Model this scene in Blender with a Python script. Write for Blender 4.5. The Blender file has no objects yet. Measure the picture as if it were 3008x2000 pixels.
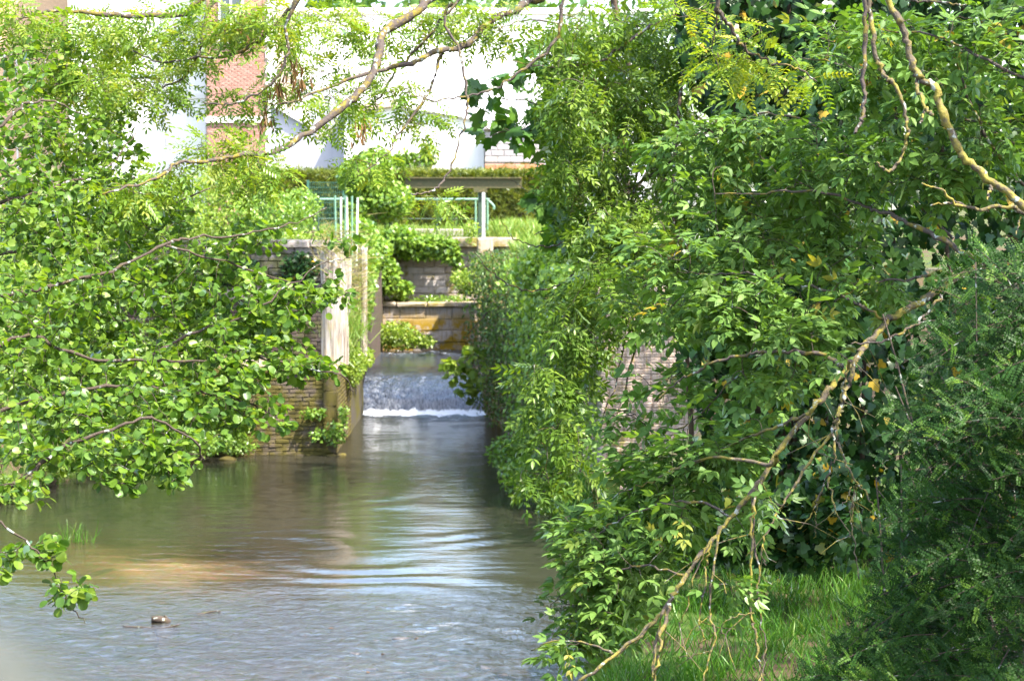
import bpy, math, random
import numpy as np
from mathutils import Vector, Matrix

random.seed(7)
rng = np.random.default_rng(11)
R = math.radians
SC = bpy.context.scene
COL = SC.collection

# ------------------------------------------------------------------ camera, sky, sun, exposure
CAM_H, FPX, PITCH = 4.2, 7040.0, R(3.25)
cam_d = bpy.data.cameras.new('camera')
cam = bpy.data.objects.new('camera', cam_d); COL.objects.link(cam)
cam.location = (0, 0, CAM_H); cam.rotation_euler = (R(90) - PITCH, 0, 0)
cam_d.sensor_width = 23.5; cam_d.lens = 55.0
cam_d.clip_start = 0.02; cam_d.clip_end = 3000
cam_d.dof.use_dof = True; cam_d.dof.focus_distance = 11.5; cam_d.dof.aperture_fstop = 5.6
SC.camera = cam

SUN_EL, SUN_AZ = R(57), R(38)            # azimuth: from +x turned towards -y (behind the camera)
to_sun = Vector((math.cos(SUN_AZ) * math.cos(SUN_EL), -math.sin(SUN_AZ) * math.cos(SUN_EL), math.sin(SUN_EL)))
w = bpy.data.worlds.new('World'); SC.world = w; w.use_nodes = True
wn = w.node_tree; bg = wn.nodes['Background']
sky = wn.nodes.new('ShaderNodeTexSky'); sky.sky_type = 'NISHITA'; sky.sun_disc = False
sky.sun_elevation = SUN_EL
sky.sun_rotation = math.atan2(to_sun.x, to_sun.y)
sky.air_density = 1.0; sky.dust_density = 2.2; sky.ozone_density = 1.0
wn.links.new(sky.outputs[0], bg.inputs[0]); bg.inputs[1].default_value = 0.15
sun_d = bpy.data.lights.new('sun', 'SUN'); sun_d.energy = 3.3; sun_d.angle = R(0.53); sun_d.color = (1.0, 0.95, 0.86)
sun = bpy.data.objects.new('sun', sun_d); COL.objects.link(sun)
sun.rotation_euler = to_sun.to_track_quat('Z', 'Y').to_euler()
SC.view_settings.view_transform = 'Standard'; SC.view_settings.look = 'None'
SC.view_settings.exposure = 2.6; SC.view_settings.gamma = 1.0
SC.view_settings.use_curve_mapping = False
SC.render.engine = 'CYCLES'
cy = SC.cycles
cy.use_denoising = True
cy.max_bounces = 8; cy.diffuse_bounces = 4; cy.glossy_bounces = 3; cy.transmission_bounces = 4; cy.transparent_max_bounces = 8
cy.caustics_reflective = False; cy.caustics_refractive = False
cy.sample_clamp_indirect = 6.0

# ------------------------------------------------------------------ helpers
CP, SP = math.cos(PITCH), math.sin(PITCH)
def at(px, py, d):
    """photo pixel (3008x2000) + distance along +y -> world point"""
    u = (px - 1504) / FPX; v = (1000 - py) / FPX
    dy = CP + v * SP; dz = -SP + v * CP
    k = d / dy
    return np.array([u * k, d, CAM_H + dz * k])
def project(P):
    """world (N,3) -> px, py, depth"""
    q = P - np.array([0, 0, CAM_H])
    dep = q[:, 1] * CP - q[:, 2] * SP
    up = q[:, 1] * SP + q[:, 2] * CP
    return 1504 + FPX * q[:, 0] / np.maximum(dep, .01), 1000 - FPX * up / np.maximum(dep, .01), dep

def tag(o, label=None, cat=None, group=None, kind=None):
    if label: o['label'] = label
    if cat: o['category'] = cat
    if group: o['group'] = group
    if kind: o['kind'] = kind
    return o
def link(name, mesh, parent=None, mat=None):
    o = bpy.data.objects.new(name, mesh); COL.objects.link(o)
    if parent is not None: o.parent = parent
    if mat is not None and not mesh.materials: mesh.materials.append(mat)
    return o
def empty(name, loc=(0, 0, 0)):
    # things keep their origin at the world origin so that part meshes are in world coordinates
    o = bpy.data.objects.new(name, None); COL.objects.link(o); o.empty_display_size = .1
    return o
def mesh_np(name, V, F, tint=None, smooth=False):
    """V (n,3); F (m,k) array of one polygon size, or a list of such arrays"""
    me = bpy.data.meshes.new(name)
    Fs = F if isinstance(F, list) else [F]
    Fs = [np.asarray(f, dtype=np.int32) for f in Fs if len(f)]
    V = np.asarray(V, dtype=np.float32)
    me.vertices.add(len(V)); me.vertices.foreach_set('co', V.ravel())
    nl = sum(f.size for f in Fs); nf = sum(len(f) for f in Fs)
    me.loops.add(nl); me.loops.foreach_set('vertex_index', np.concatenate([f.ravel() for f in Fs]))
    me.polygons.add(nf)
    st = []; s = 0
    for f in Fs:
        st.append(s + np.arange(len(f)) * f.shape[1]); s += f.size
    me.polygons.foreach_set('loop_start', np.concatenate(st).astype(np.int32))
    if smooth: me.polygons.foreach_set('use_smooth', np.ones(nf, dtype=bool))
    if tint is not None:
        a = me.attributes.new('tint', 'FLOAT', 'POINT'); a.data.foreach_set('value', np.asarray(tint, dtype=np.float32))
    me.update(calc_edges=True); me.validate()
    return me

class MB:
    """collects shapes into one mesh"""
    def __init__(s): s.v = []; s.f = []
    def add(s, V, F):
        b = len(s.v); s.v.extend([tuple(p) for p in V]); s.f.extend([tuple(i + b for i in f) for f in F]); return s
    def box(s, x0, x1, y0, y1, z0, z1, bev=0.0, jit=0.0):
        V = []
        b = bev
        if b <= 0:
            V = [(x0,y0,z0),(x1,y0,z0),(x1,y1,z0),(x0,y1,z0),(x0,y0,z1),(x1,y0,z1),(x1,y1,z1),(x0,y1,z1)]
            F = [(3,2,1,0),(4,5,6,7),(0,1,5,4),(1,2,6,5),(2,3,7,6),(3,0,4,7)]
        else:
            # chamfered on the vertical and top edges
            def ring(z, i):
                return [(x0+i,y0,z),(x1-i,y0,z),(x1,y0+i,z),(x1,y1-i,z),(x1-i,y1,z),(x0+i,y1,z),(x0,y1-i,z),(x0,y0+i,z)]
            def inner(z):
                return [(x0+b,y0+b*.3,z),(x1-b,y0+b*.3,z),(x1-b*.3,y0+b,z),(x1-b*.3,y1-b,z),(x1-b,y1-b*.3,z),(x0+b,y1-b*.3,z),(x0+b*.3,y1-b,z),(x0+b*.3,y0+b,z)]
            V = ring(z0, b) + ring(z1 - b, b) + inner(z1)
            F = [tuple(range(7, -1, -1)), tuple(range(16, 24))]
            for k in (0, 8):
                for i in range(8):
                    j = (i + 1) % 8; F.append((k+i, k+j, k+8+j, k+8+i))
        if jit: V = [(x + random.uniform(-jit, jit), y + random.uniform(-jit, jit), z + random.uniform(-jit, jit)) for x, y, z in V]
        return s.add(V, F)
    def tube(s, pts, rad, n=8, cap=True):
        V, F = tube_arrays(np.array(pts, float), np.array(rad, float) if np.ndim(rad) else np.full(len(pts), float(rad)), n)
        s.add(V, F)
        if cap:
            b = len(s.v) - len(V)
            s.f.append(tuple(b + i for i in range(n - 1, -1, -1)))
            s.f.append(tuple(b + len(V) - n + i for i in range(n)))
        return s
    def build(s, name, mat, parent=None, smooth=False):
        me = bpy.data.meshes.new(name); me.from_pydata(s.v, [], s.f); me.update()
        if smooth: me.polygons.foreach_set('use_smooth', np.ones(len(me.polygons), dtype=bool))
        return link(name, me, parent, mat)

def tube_arrays(P, r, n=6):
    P = np.asarray(P, float); m = len(P)
    T = np.gradient(P, axis=0); T /= np.linalg.norm(T, axis=1, keepdims=True) + 1e-9
    up = np.array([0.31, 0.17, 0.93]); 
    A = np.cross(T, up); A /= np.linalg.norm(A, axis=1, keepdims=True) + 1e-9
    B = np.cross(T, A)
    th = np.arange(n) * 2 * math.pi / n
    V = P[:, None, :] + r[:, None, None] * (np.cos(th)[None, :, None] * A[:, None, :] + np.sin(th)[None, :, None] * B[:, None, :])
    F = []
    i = np.arange(m - 1)[:, None]; j = np.arange(n)[None, :]; j2 = (j + 1) % n
    F = np.stack([i*n + j, i*n + j2, (i+1)*n + j2, (i+1)*n + j], axis=-1).reshape(-1, 4)
    return V.reshape(-1, 3), F
def spline(C, step=6):
    C = np.asarray(C, float)
    if len(C) < 3: return np.linspace(C[0], C[-1], step + 1)
    E = np.vstack([2*C[0]-C[1], C, 2*C[-1]-C[-2]])
    out = []
    for k in range(1, len(E) - 2):
        p0, p1, p2, p3 = E[k-1:k+3]
        for t in np.arange(step) / step:
            out.append(.5*((2*p1) + (-p0+p2)*t + (2*p0-5*p1+4*p2-p3)*t*t + (-p0+3*p1-3*p2+p3)*t**3))
    out.append(C[-1])
    return np.array(out)

# ------------------------------------------------------------------ materials
class NT:
    def __init__(s, name):
        s.m = bpy.data.materials.new(name); s.m.use_nodes = True; s.t = s.m.node_tree; s.t.nodes.clear()
        s.out = s.n('ShaderNodeOutputMaterial')
    def n(s, typ, **kw):
        x = s.t.nodes.new(typ)
        for k, v in kw.items():
            if k.startswith('i_'): x.inputs[k[2:].replace('_', ' ')].default_value = v
            elif k.startswith('n_'): x.inputs[int(k[2:])].default_value = v
            else: setattr(x, k, v)
        return x
    def l(s, a, b): s.t.links.new(a, b)
    def noise(s, scale, detail=4, rough=.55, vec=None, stretch=None, dist=0):
        nz = s.n('ShaderNodeTexNoise'); nz.inputs['Scale'].default_value = scale; nz.inputs['Detail'].default_value = detail
        nz.inputs['Roughness'].default_value = rough; nz.inputs['Distortion'].default_value = dist
        if vec is None:
            g = s.n('ShaderNodeNewGeometry'); vec = g.outputs['Position']
        if stretch:
            mp = s.n('ShaderNodeMapping'); mp.inputs['Scale'].default_value = stretch; s.l(vec, mp.inputs[0]); vec = mp.outputs[0]
        s.l(vec, nz.inputs['Vector']); return nz.outputs['Fac']
    def ramp(s, fac, stops):
        r = s.n('ShaderNodeValToRGB'); e = r.color_ramp.elements
        while len(e) < len(stops): e.new(.5)
        for el, (p, c) in zip(e, stops):
            el.position = p; el.color = (*c, 1) if len(c) == 3 else c
        s.l(fac, r.inputs[0]); return r.outputs[0]
    def mix(s, fac, a, b, mode='MIX'):
        m = s.n('ShaderNodeMix', data_type='RGBA', blend_type=mode)
        for sock, val in ((m.inputs[0], fac), (m.inputs[6], a), (m.inputs[7], b)):
            if isinstance(val, bpy.types.NodeSocket): s.l(val, sock)
            elif isinstance(val, (int, float)): sock.default_value = val
            else: sock.default_value = (*val, 1)
        return m.outputs[2]
    def math(s, op, a, b=None, c=None, clamp=False):
        m = s.n('ShaderNodeMath', operation=op, use_clamp=clamp)
        for k, val in enumerate((a, b, c)):
            if val is None: continue
            if isinstance(val, bpy.types.NodeSocket): s.l(val, m.inputs[k])
            else: m.inputs[k].default_value = val
        return m.outputs[0]
    def smooth(s, v, lo, hi):
        m = s.n('ShaderNodeMapRange', interpolation_type='SMOOTHSTEP')
        s.l(v, m.inputs[0]); m.inputs[1].default_value = lo; m.inputs[2].default_value = hi
        return m.outputs[0]
    def bump(s, h, strength=.5, dist=.01):
        b = s.n('ShaderNodeBump'); b.inputs['Strength'].default_value = strength; b.inputs['Distance'].default_value = dist
        s.l(h, b.inputs['Height']); return b.outputs[0]
    def pos(s):
        g = s.n('ShaderNodeNewGeometry'); x = s.n('ShaderNodeSeparateXYZ'); s.l(g.outputs['Position'], x.inputs[0])
        return x.outputs
    def bsdf(s, col, rough=.8, normal=None, spec=.3, metal=0):
        b = s.n('ShaderNodeBsdfPrincipled')
        if isinstance(col, bpy.types.NodeSocket): s.l(col, b.inputs['Base Color'])
        else: b.inputs['Base Color'].default_value = (*col, 1)
        if isinstance(rough, bpy.types.NodeSocket): s.l(rough, b.inputs['Roughness'])
        else: b.inputs['Roughness'].default_value = rough
        b.inputs['Specular IOR Level'].default_value = spec; b.inputs['Metallic'].default_value = metal
        if normal is not None: s.l(normal, b.inputs['Normal'])
        return b.outputs[0]
    def done(s, sh):
        s.l(sh, s.out.inputs[0]); return s.m

def rand_fac(t):
    """per-leaf random: the 'tint' attribute of joined foliage plus the object's own random"""
    a = t.n('ShaderNodeAttribute', attribute_name='tint'); o = t.n('ShaderNodeObjectInfo')
    return t.math('FRACT', t.math('ADD', a.outputs['Fac'], o.outputs['Random']))
def leaf_mat(name, stops, trans=.42, rough=.38, tcol=(1.4, 1.4, .34), gloss=.04):
    t = NT(name)
    f = rand_fac(t)
    c = t.ramp(f, stops)
    nz = t.noise(38, 2)
    c = t.mix(t.smooth(nz, .3, .75), t.mix(1.0, c, (.78, .82, .72), 'MULTIPLY'), c)
    d = t.n('ShaderNodeBsdfDiffuse'); t.l(c, d.inputs[0])
    tr = t.n('ShaderNodeBsdfTranslucent'); t.l(t.mix(1.0, c, tcol, 'MULTIPLY'), tr.inputs[0])
    m = t.n('ShaderNodeMixShader'); m.inputs[0].default_value = trans; t.l(d.outputs[0], m.inputs[1]); t.l(tr.outputs[0], m.inputs[2])
    g = t.n('ShaderNodeBsdfGlossy'); g.inputs['Roughness'].default_value = rough; g.inputs['Color'].default_value = (.9, .95, .85, 1)
    fr = t.n('ShaderNodeLayerWeight'); fr.inputs[0].default_value = .25
    m2 = t.n('ShaderNodeMixShader'); t.l(t.math('MULTIPLY_ADD', fr.outputs['Fresnel'], .16, gloss*.45), m2.inputs[0])
    t.l(m.outputs[0], m2.inputs[1]); t.l(g.outputs[0], m2.inputs[2])
    return t.done(m2.outputs[0])

M = {}
M['alder'] = leaf_mat('alder_leaf', [(0, (.060, .125, .022)), (.35, (.095, .18, .025)), (.7, (.130, .22, .026)), (1, (.18, .25, .03))], .5, gloss=.025)
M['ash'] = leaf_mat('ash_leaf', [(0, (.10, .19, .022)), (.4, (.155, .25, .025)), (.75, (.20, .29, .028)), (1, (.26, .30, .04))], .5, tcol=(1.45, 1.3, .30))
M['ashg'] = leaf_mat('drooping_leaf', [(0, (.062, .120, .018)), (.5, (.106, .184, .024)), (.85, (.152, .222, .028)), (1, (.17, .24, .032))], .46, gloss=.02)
M['elder'] = leaf_mat('elder_leaf', [(0, (.064, .132, .024)), (.5, (.104, .192, .034)), (.95, (.145, .235, .048)), (.985, (.17, .23, .045)), (.996, (.28, .24, .04)), (1, (.36, .25, .03))], .42, .5, gloss=.02)
M['robinia'] = leaf_mat('robinia_leaf', [(0, (.16, .25, .025)), (.6, (.24, .32, .03)), (1, (.34, .34, .04))], .48)
M['maple'] = leaf_mat('maple_leaf', [(0, (.042, .105, .024)), (.6, (.068, .155, .028)), (1, (.10, .19, .028))], .45, .4)
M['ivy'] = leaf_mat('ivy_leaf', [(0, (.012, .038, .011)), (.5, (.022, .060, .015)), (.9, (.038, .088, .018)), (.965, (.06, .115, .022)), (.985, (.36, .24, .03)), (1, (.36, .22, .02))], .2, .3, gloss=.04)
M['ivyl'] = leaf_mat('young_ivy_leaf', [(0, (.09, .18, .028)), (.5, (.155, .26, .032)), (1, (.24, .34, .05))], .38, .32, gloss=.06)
M['wallivy'] = leaf_mat('wall_climber_leaf', [(0, (.040, .085, .022)), (.4, (.070, .135, .026)), (.75, (.11, .175, .03)), (.9, (.16, .15, .05)), (1, (.18, .11, .05))], .3)
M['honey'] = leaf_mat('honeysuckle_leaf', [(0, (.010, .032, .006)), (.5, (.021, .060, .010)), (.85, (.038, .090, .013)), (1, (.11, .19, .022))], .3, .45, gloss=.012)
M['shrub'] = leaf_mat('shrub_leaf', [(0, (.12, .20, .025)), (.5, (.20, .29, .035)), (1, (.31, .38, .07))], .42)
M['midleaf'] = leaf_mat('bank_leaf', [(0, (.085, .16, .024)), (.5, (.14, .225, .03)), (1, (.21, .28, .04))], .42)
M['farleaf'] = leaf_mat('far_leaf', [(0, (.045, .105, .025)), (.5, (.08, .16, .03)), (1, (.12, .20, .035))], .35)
M['conifer'] = leaf_mat('conifer_spray', [(0, (.085, .115, .02)), (.5, (.15, .18, .026)), (1, (.27, .27, .05))], .35)
M['grass'] = leaf_mat('grass_blade', [(0, (.045, .125, .018)), (.5, (.070, .18, .020)), (.95, (.11, .22, .026)), (1, (.20, .24, .06))], .4, gloss=.02)
M['grassl'] = leaf_mat('meadow_blade', [(0, (.11, .20, .03)), (.5, (.17, .27, .04)), (1, (.30, .32, .09))], .4, gloss=.03)
M['deadgrass'] = leaf_mat('dry_blade', [(0, (.26, .20, .09)), (.5, (.36, .29, .14)), (1, (.20, .26, .06))], .3, gloss=.02)
M['seed'] = leaf_mat('dry_seed', [(0, (.10, .05, .025)), (1, (.19, .10, .04))], .2, gloss=.02)

def lichen_bark(name, bark, lich, amount):
    t = NT(name)
    n1 = t.noise(16, 5, .65); n2 = t.noise(70, 3); n3 = t.noise(160, 3, .7)
    c = t.mix(n2, tuple(b * .55 for b in bark), tuple(b * 1.35 for b in bark))
    c = t.mix(t.smooth(n1, 1 - amount - .08, 1 - amount + .10), c, t.mix(n3, tuple(x * .55 for x in lich), lich))
    g = t.smooth(t.noise(23, 4), .60, .66)
    c = t.mix(g, c, (.28, .30, .26))
    return t.done(t.bsdf(c, .9, t.bump(t.math('ADD', n2, t.math('MULTIPLY', n1, 1.5)), .9, .006), .15))
M['bark'] = lichen_bark('ash_bark', (.070, .055, .048), (.19, .15, .025), .45)
M['lichen'] = lichen_bark('lichen_bark', (.085, .068, .050), (.26, .215, .045), .50)
M['twig'] = lichen_bark('twig_bark', (.060, .045, .034), (.13, .11, .03), .35)
M['darkbark'] = lichen_bark('trunk_bark', (.085, .060, .042), (.10, .10, .04), .3)

def masonry(name, cols, moss=0.0, moss_col=(.14, .12, .02), streak=0, white=0.0, mossz=None):
    t = NT(name)
    o = t.n('ShaderNodeObjectInfo'); a = t.n('ShaderNodeAttribute', attribute_name='tint')
    f = t.math('FRACT', t.math('ADD', a.outputs['Fac'], o.outputs['Random']))
    c = t.ramp(f, [(i / (len(cols) - 1), x) for i, x in enumerate(cols)])
    n1 = t.noise(9, 6, .65); n2 = t.noise(60, 4, .65); n3 = t.noise(2.3, 4, .6)
    c = t.mix(n1, t.mix(1.0, c, (.55, .55, .55), 'MULTIPLY'), t.mix(1.0, c, (1.25, 1.22, 1.2), 'MULTIPLY'))
    if white:
        ws = t.noise(14, 5, .7, stretch=(1, 1, .22))
        c = t.mix(t.math('MULTIPLY', t.smooth(ws, .34, .56), white), c, (.50, .385, .30))
    if streak:
        sn = t.noise(30, 4, .65, stretch=(1, 1, .09))
        c = t.mix(t.math('MULTIPLY', t.smooth(sn, .48, .64), streak), c, (.17, .10, .05))
        sn2 = t.noise(22, 3, .6, stretch=(1.3, 1, .12))
        c = t.mix(t.math('MULTIPLY', t.smooth(sn2, .56, .66), streak), c, (.33, .24, .06))
    if moss:
        mf = t.smooth(t.math('ADD', t.math('MULTIPLY', n3, .75), t.math('MULTIPLY', n1, .35)), .62 - moss * .25, .72 - moss * .2)
        if mossz:
            z = t.pos()[2]
            mf = t.math('MULTIPLY', mf, t.math('SUBTRACT', 1.0, t.smooth(z, mossz[0], mossz[1])))
        c = t.mix(mf, c, t.mix(n2, tuple(x * .4 for x in moss_col), tuple(x * 1.5 for x in moss_col)))
    return t.done(t.bsdf(c, .92, t.bump(t.math('ADD', n2, n1), .8, .012), .15))
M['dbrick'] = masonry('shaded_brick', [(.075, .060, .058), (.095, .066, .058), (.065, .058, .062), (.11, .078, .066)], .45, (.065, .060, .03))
M['pbrick'] = masonry('mossy_brick', [(.10, .082, .060), (.13, .10, .07), (.085, .068, .05)], .75, (.088, .072, .018))
M['wbrick'] = masonry('limewashed_brick', [(.44, .33, .26), (.48, .36, .28), (.42, .31, .24), (.46, .36, .29)], .15, (.20, .17, .05), streak=.7, white=.8)
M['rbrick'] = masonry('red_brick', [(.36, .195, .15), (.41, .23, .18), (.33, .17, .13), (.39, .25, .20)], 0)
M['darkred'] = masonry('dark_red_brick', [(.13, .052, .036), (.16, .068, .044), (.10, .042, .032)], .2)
M['mortar'] = masonry('mortar', [(.30, .26, .21), (.34, .29, .24)], .3)
M['dmortar'] = masonry('dark_mortar', [(.085, .075, .062), (.10, .085, .07)], .5, (.09, .08, .015))
M['lmortar'] = masonry('pale_mortar', [(.44, .34, .27), (.48, .37, .30)], 0)
M['mossstone'] = masonry('mossy_stone', [(.36, .32, .30), (.42, .38, .36), (.30, .25, .22)], .62, (.27, .17, .018), streak=.5, mossz=(1.35, 1.8))
M['stone'] = masonry('grey_stone', [(.24, .205, .18), (.29, .25, .225), (.20, .165, .15), (.27, .22, .19)], .5, (.085, .085, .04))
M['headstone'] = masonry('head_wall_stone', [(.36, .32, .31), (.42, .38, .37), (.31, .27, .25), (.38, .32, .29)], .25, (.18, .15, .04))
M['concrete'] = masonry('weathered_concrete', [(.34, .29, .23), (.37, .32, .26)], .45, (.22, .17, .05), streak=.3)
M['block'] = masonry('grey_block', [(.36, .33, .32), (.42, .39, .38), (.32, .30, .31), (.40, .35, .32)], 0)
M['orangebrick'] = masonry('orange_hollow_brick', [(.52, .19, .10), (.58, .24, .14), (.48, .17, .10)], 0)
M['pinktrim'] = masonry('pink_cornice', [(.52, .39, .31), (.55, .42, .34)], 0)
M['salmon'] = masonry('salmon_render', [(.68, .44, .27), (.70, .46, .29)], 0)
def render_wall(name, col, dirt=.25):
    t = NT(name)
    n1 = t.noise(1.1, 5, .6); n2 = t.noise(26, 4); n3 = t.noise(5, 5, .65, stretch=(1, 1, .15))
    c = t.mix(t.math('MULTIPLY', t.smooth(n1, .42, .72), dirt), col, tuple(x * .72 for x in col))
    c = t.mix(t.math('MULTIPLY', t.smooth(n3, .52, .75), dirt), c, tuple(x * .6 for x in col))
    return t.done(t.bsdf(c, .9, t.bump(n2, .25, .006), .15))
M['white'] = render_wall('white_render', (.80, .77, .74))
M['whiteb'] = render_wall('white_cladding', (.78, .77, .78), .15)
M['greyr'] = render_wall('grey_render', (.36, .35, .385), .3)
M['trimw'] = render_wall('white_stone_trim', (.74, .70, .66), .2)
M['rooft'] = masonry('roof_tile', [(.28, .13, .09), (.33, .16, .11)], .2)
def paint(name, col, rust=.15):
    t = NT(name)
    n1 = t.noise(18, 5, .65); n2 = t.noise(90, 2)
    c = t.mix(t.smooth(n1, .66 - rust * .3, .74), col, (.20, .12, .06))
    return t.done(t.bsdf(c, t.math('MULTIPLY_ADD', n2, .3, .35), t.bump(n1, .2, .004), .4))
M['green'] = paint('pale_green_paint', (.13, .245, .165))
M['dgreen'] = paint('dull_green_paint', (.040, .072, .045), .25)
M['beam'] = paint('beam_paint', (.060, .056, .020), .4)
M['whitep'] = paint('white_paint', (.62, .64, .56), .05)
M['wire'] = paint('fence_green', (.030, .095, .065), .05)
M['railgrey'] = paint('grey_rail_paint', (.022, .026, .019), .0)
def timber():
    t = NT('weathered_timber')
    g = t.noise(26, 6, .7, stretch=(1, 1, .045), dist=.6); n = t.noise(7, 4, stretch=(1, 1, .3)); k = t.noise(120, 2, stretch=(1, 1, .05))
    c = t.ramp(g, [(.30, (.035, .026, .02)), (.43, (.20, .16, .125)), (.56, (.42, .37, .31)), (.8, (.56, .51, .45))])
    c = t.mix(t.math('MULTIPLY', t.smooth(n, .5, .7), .5), c, (.42, .31, .14))
    return t.done(t.bsdf(c, .9, t.bump(t.math('ADD', g, t.math('MULTIPLY', k, .3)), 1.0, .03), .1))
M['timber'] = timber()
def ground_mat():
    t = NT('bank_earth')
    n1 = t.noise(1.7, 5); n2 = t.noise(30, 5, .7)
    c = t.mix(n2, (.035, .024, .014), (.11, .080, .045))
    c = t.mix(t.smooth(n1, .42, .6), c, t.mix(n2, (.030, .055, .012), (.075, .115, .022)))
    return t.done(t.bsdf(c, .95, t.bump(n2, .8, .03), .1))
M['ground'] = ground_mat()
def bed_mat():
    t = NT('sandy_bed')
    n1 = t.noise(1.2, 4); n2 = t.noise(22, 5, .7)
    v = t.n('ShaderNodeTexVoronoi'); v.inputs['Scale'].default_value = 14; g = t.n('ShaderNodeNewGeometry'); t.l(g.outputs['Position'], v.inputs['Vector'])
    c = t.mix(n2, (.34, .22, .12), (.58, .41, .25))
    c = t.mix(t.smooth(n1, .5, .68), c, (.15, .12, .065))
    c = t.mix(.35, c, t.mix(1, c, v.outputs['Color'], 'MULTIPLY'))
    return t.done(t.bsdf(c, .9, t.bump(n2, .6, .02), .2))
M['bed'] = bed_mat()
def water_mat(name, kind):
    t = NT(name)
    p = t.pos(); y = p[1]
    if kind == 'river':
        near = t.math('SUBTRACT', 1.0, t.smooth(y, 24.0, 27.0))          # shallow riffle over stones
        weir = t.smooth(y, 34.0, 47.0)                                    # broken water below the weir
        fine = t.noise(20, 4, .6, stretch=(.8, .6, 1)); mid = t.noise(2.6, 3, .5, stretch=(.55, 1.5, 1), dist=.3); chop = t.noise(8.5, 5, .6, stretch=(.75, .7, 1), dist=.6)
        h = t.math('MULTIPLY', mid, .010)
        h = t.math('ADD', h, t.math('MULTIPLY', t.math('MULTIPLY', chop, near), .036))
        h = t.math('ADD', h, t.math('MULTIPLY', t.math('MULTIPLY', chop, weir), .020))
        h = t.math('ADD', h, t.math('MULTIPLY', fine, .0026))
    else:
        chop = t.noise(6.5, 5, .65, stretch=(1.6, .35, .35), dist=.6); fine = t.noise(22, 4, .6, stretch=(1.6, .4, .4))
        fl = t.math('SUBTRACT', 1.0, t.smooth(y, 49.6, 51.2))
        h = t.math('ADD', t.math('MULTIPLY', chop, t.math('MULTIPLY_ADD', fl, .022, .010)), t.math('MULTIPLY', fine, t.math('MULTIPLY_ADD', fl, .009, .002)))
    b = t.n('ShaderNodeBump'); b.inputs['Strength'].default_value = 1.0; b.inputs['Distance'].default_value = 1.0; t.l(h, b.inputs['Height'])
    nrm = b.outputs[0]
    gl = t.n('ShaderNodeBsdfGlossy'); gl.inputs['Roughness'].default_value = .03; t.l(nrm, gl.inputs['Normal'])
    tr = t.n('ShaderNodeBsdfTransparent'); tr.inputs[0].default_value = (.55, .51, .38, 1)
    mu = t.n('ShaderNodeBsdfDiffuse'); mu.inputs[0].default_value = (.036, .034, .024, 1) if kind == 'river' else (.055, .068, .095, 1)
    body = t.n('ShaderNodeMixShader'); body.inputs[0].default_value = .7
    if kind == 'river':
        dp = t.n('ShaderNodeAttribute', attribute_name='depth').outputs['Fac']
        ab = t.math('EXPONENT', t.math('MULTIPLY', dp, -4.0))
        t.l(t.mix(ab, (.25, .23, .15), (.92, .90, .82)), tr.inputs[0])
        t.l(t.math('SUBTRACT', 1.0, t.math('EXPONENT', t.math('MULTIPLY', dp, -2.6))), body.inputs[0])
    t.l(tr.outputs[0], body.inputs[1]); t.l(mu.outputs[0], body.inputs[2])
    fr = t.n('ShaderNodeFresnel'); fr.inputs[0].default_value = 1.65; t.l(nrm, fr.inputs[1])
    m = t.n('ShaderNodeMixShader'); t.l(fr.outputs[0], m.inputs[0]); t.l(body.outputs[0], m.inputs[1]); t.l(gl.outputs[0], m.inputs[2])
    # foam of the falling water
    fo = t.n('ShaderNodeBsdfDiffuse'); fo.inputs[0].default_value = (.84, .86, .90, 1)
    n5 = t.noise(7, 6, .7, stretch=(1, .5, .5)); n6 = t.noise(26, 5, .7, stretch=(1.2, .3, .3))
    if kind == 'river':
        e = t.smooth(y, 47.0, 47.85)
        k = t.math('SUBTRACT', t.math('ADD', n5, t.math('MULTIPLY', e, .62)), .92)
        ff = t.math('MULTIPLY', t.smooth(k, 0, .16), t.smooth(y, 46.6, 47.4))
    else:
        e = t.math('SUBTRACT', 1.0, t.smooth(y, 47.9, 48.25))
        face = t.math('SUBTRACT', 1.0, t.smooth(y, 49.2, 50.4))
        ff = t.math('ADD', t.smooth(t.math('SUBTRACT', t.math('ADD', n5, e), .95), 0, .2), t.math('MULTIPLY', t.math('MULTIPLY', t.smooth(n6, .34, .70), face), .20), clamp=True)
        up = t.math('MULTIPLY', t.smooth(t.noise(4, 5, .7, stretch=(1, 1.6, 1)), .58, .70), t.smooth(y, 54.0, 55.6))
        ff = t.math('MAXIMUM', ff, up)
    m2 = t.n('ShaderNodeMixShader'); t.l(ff, m2.inputs[0]); t.l(m.outputs[0], m2.inputs[1]); t.l(fo.outputs[0], m2.inputs[2])
    return t.done(m2.outputs[0])
M['water'] = water_mat('river_water', 'river')
M['weir'] = water_mat('weir_water', 'weir')
def stone_wet():
    t = NT('wet_stone'); n = t.noise(30, 5)
    return t.done(t.bsdf(t.mix(n, (.022, .020, .022), (.10, .085, .075)), .35, t.bump(n, .6, .01), .5))
M['wet'] = stone_wet()

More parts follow.
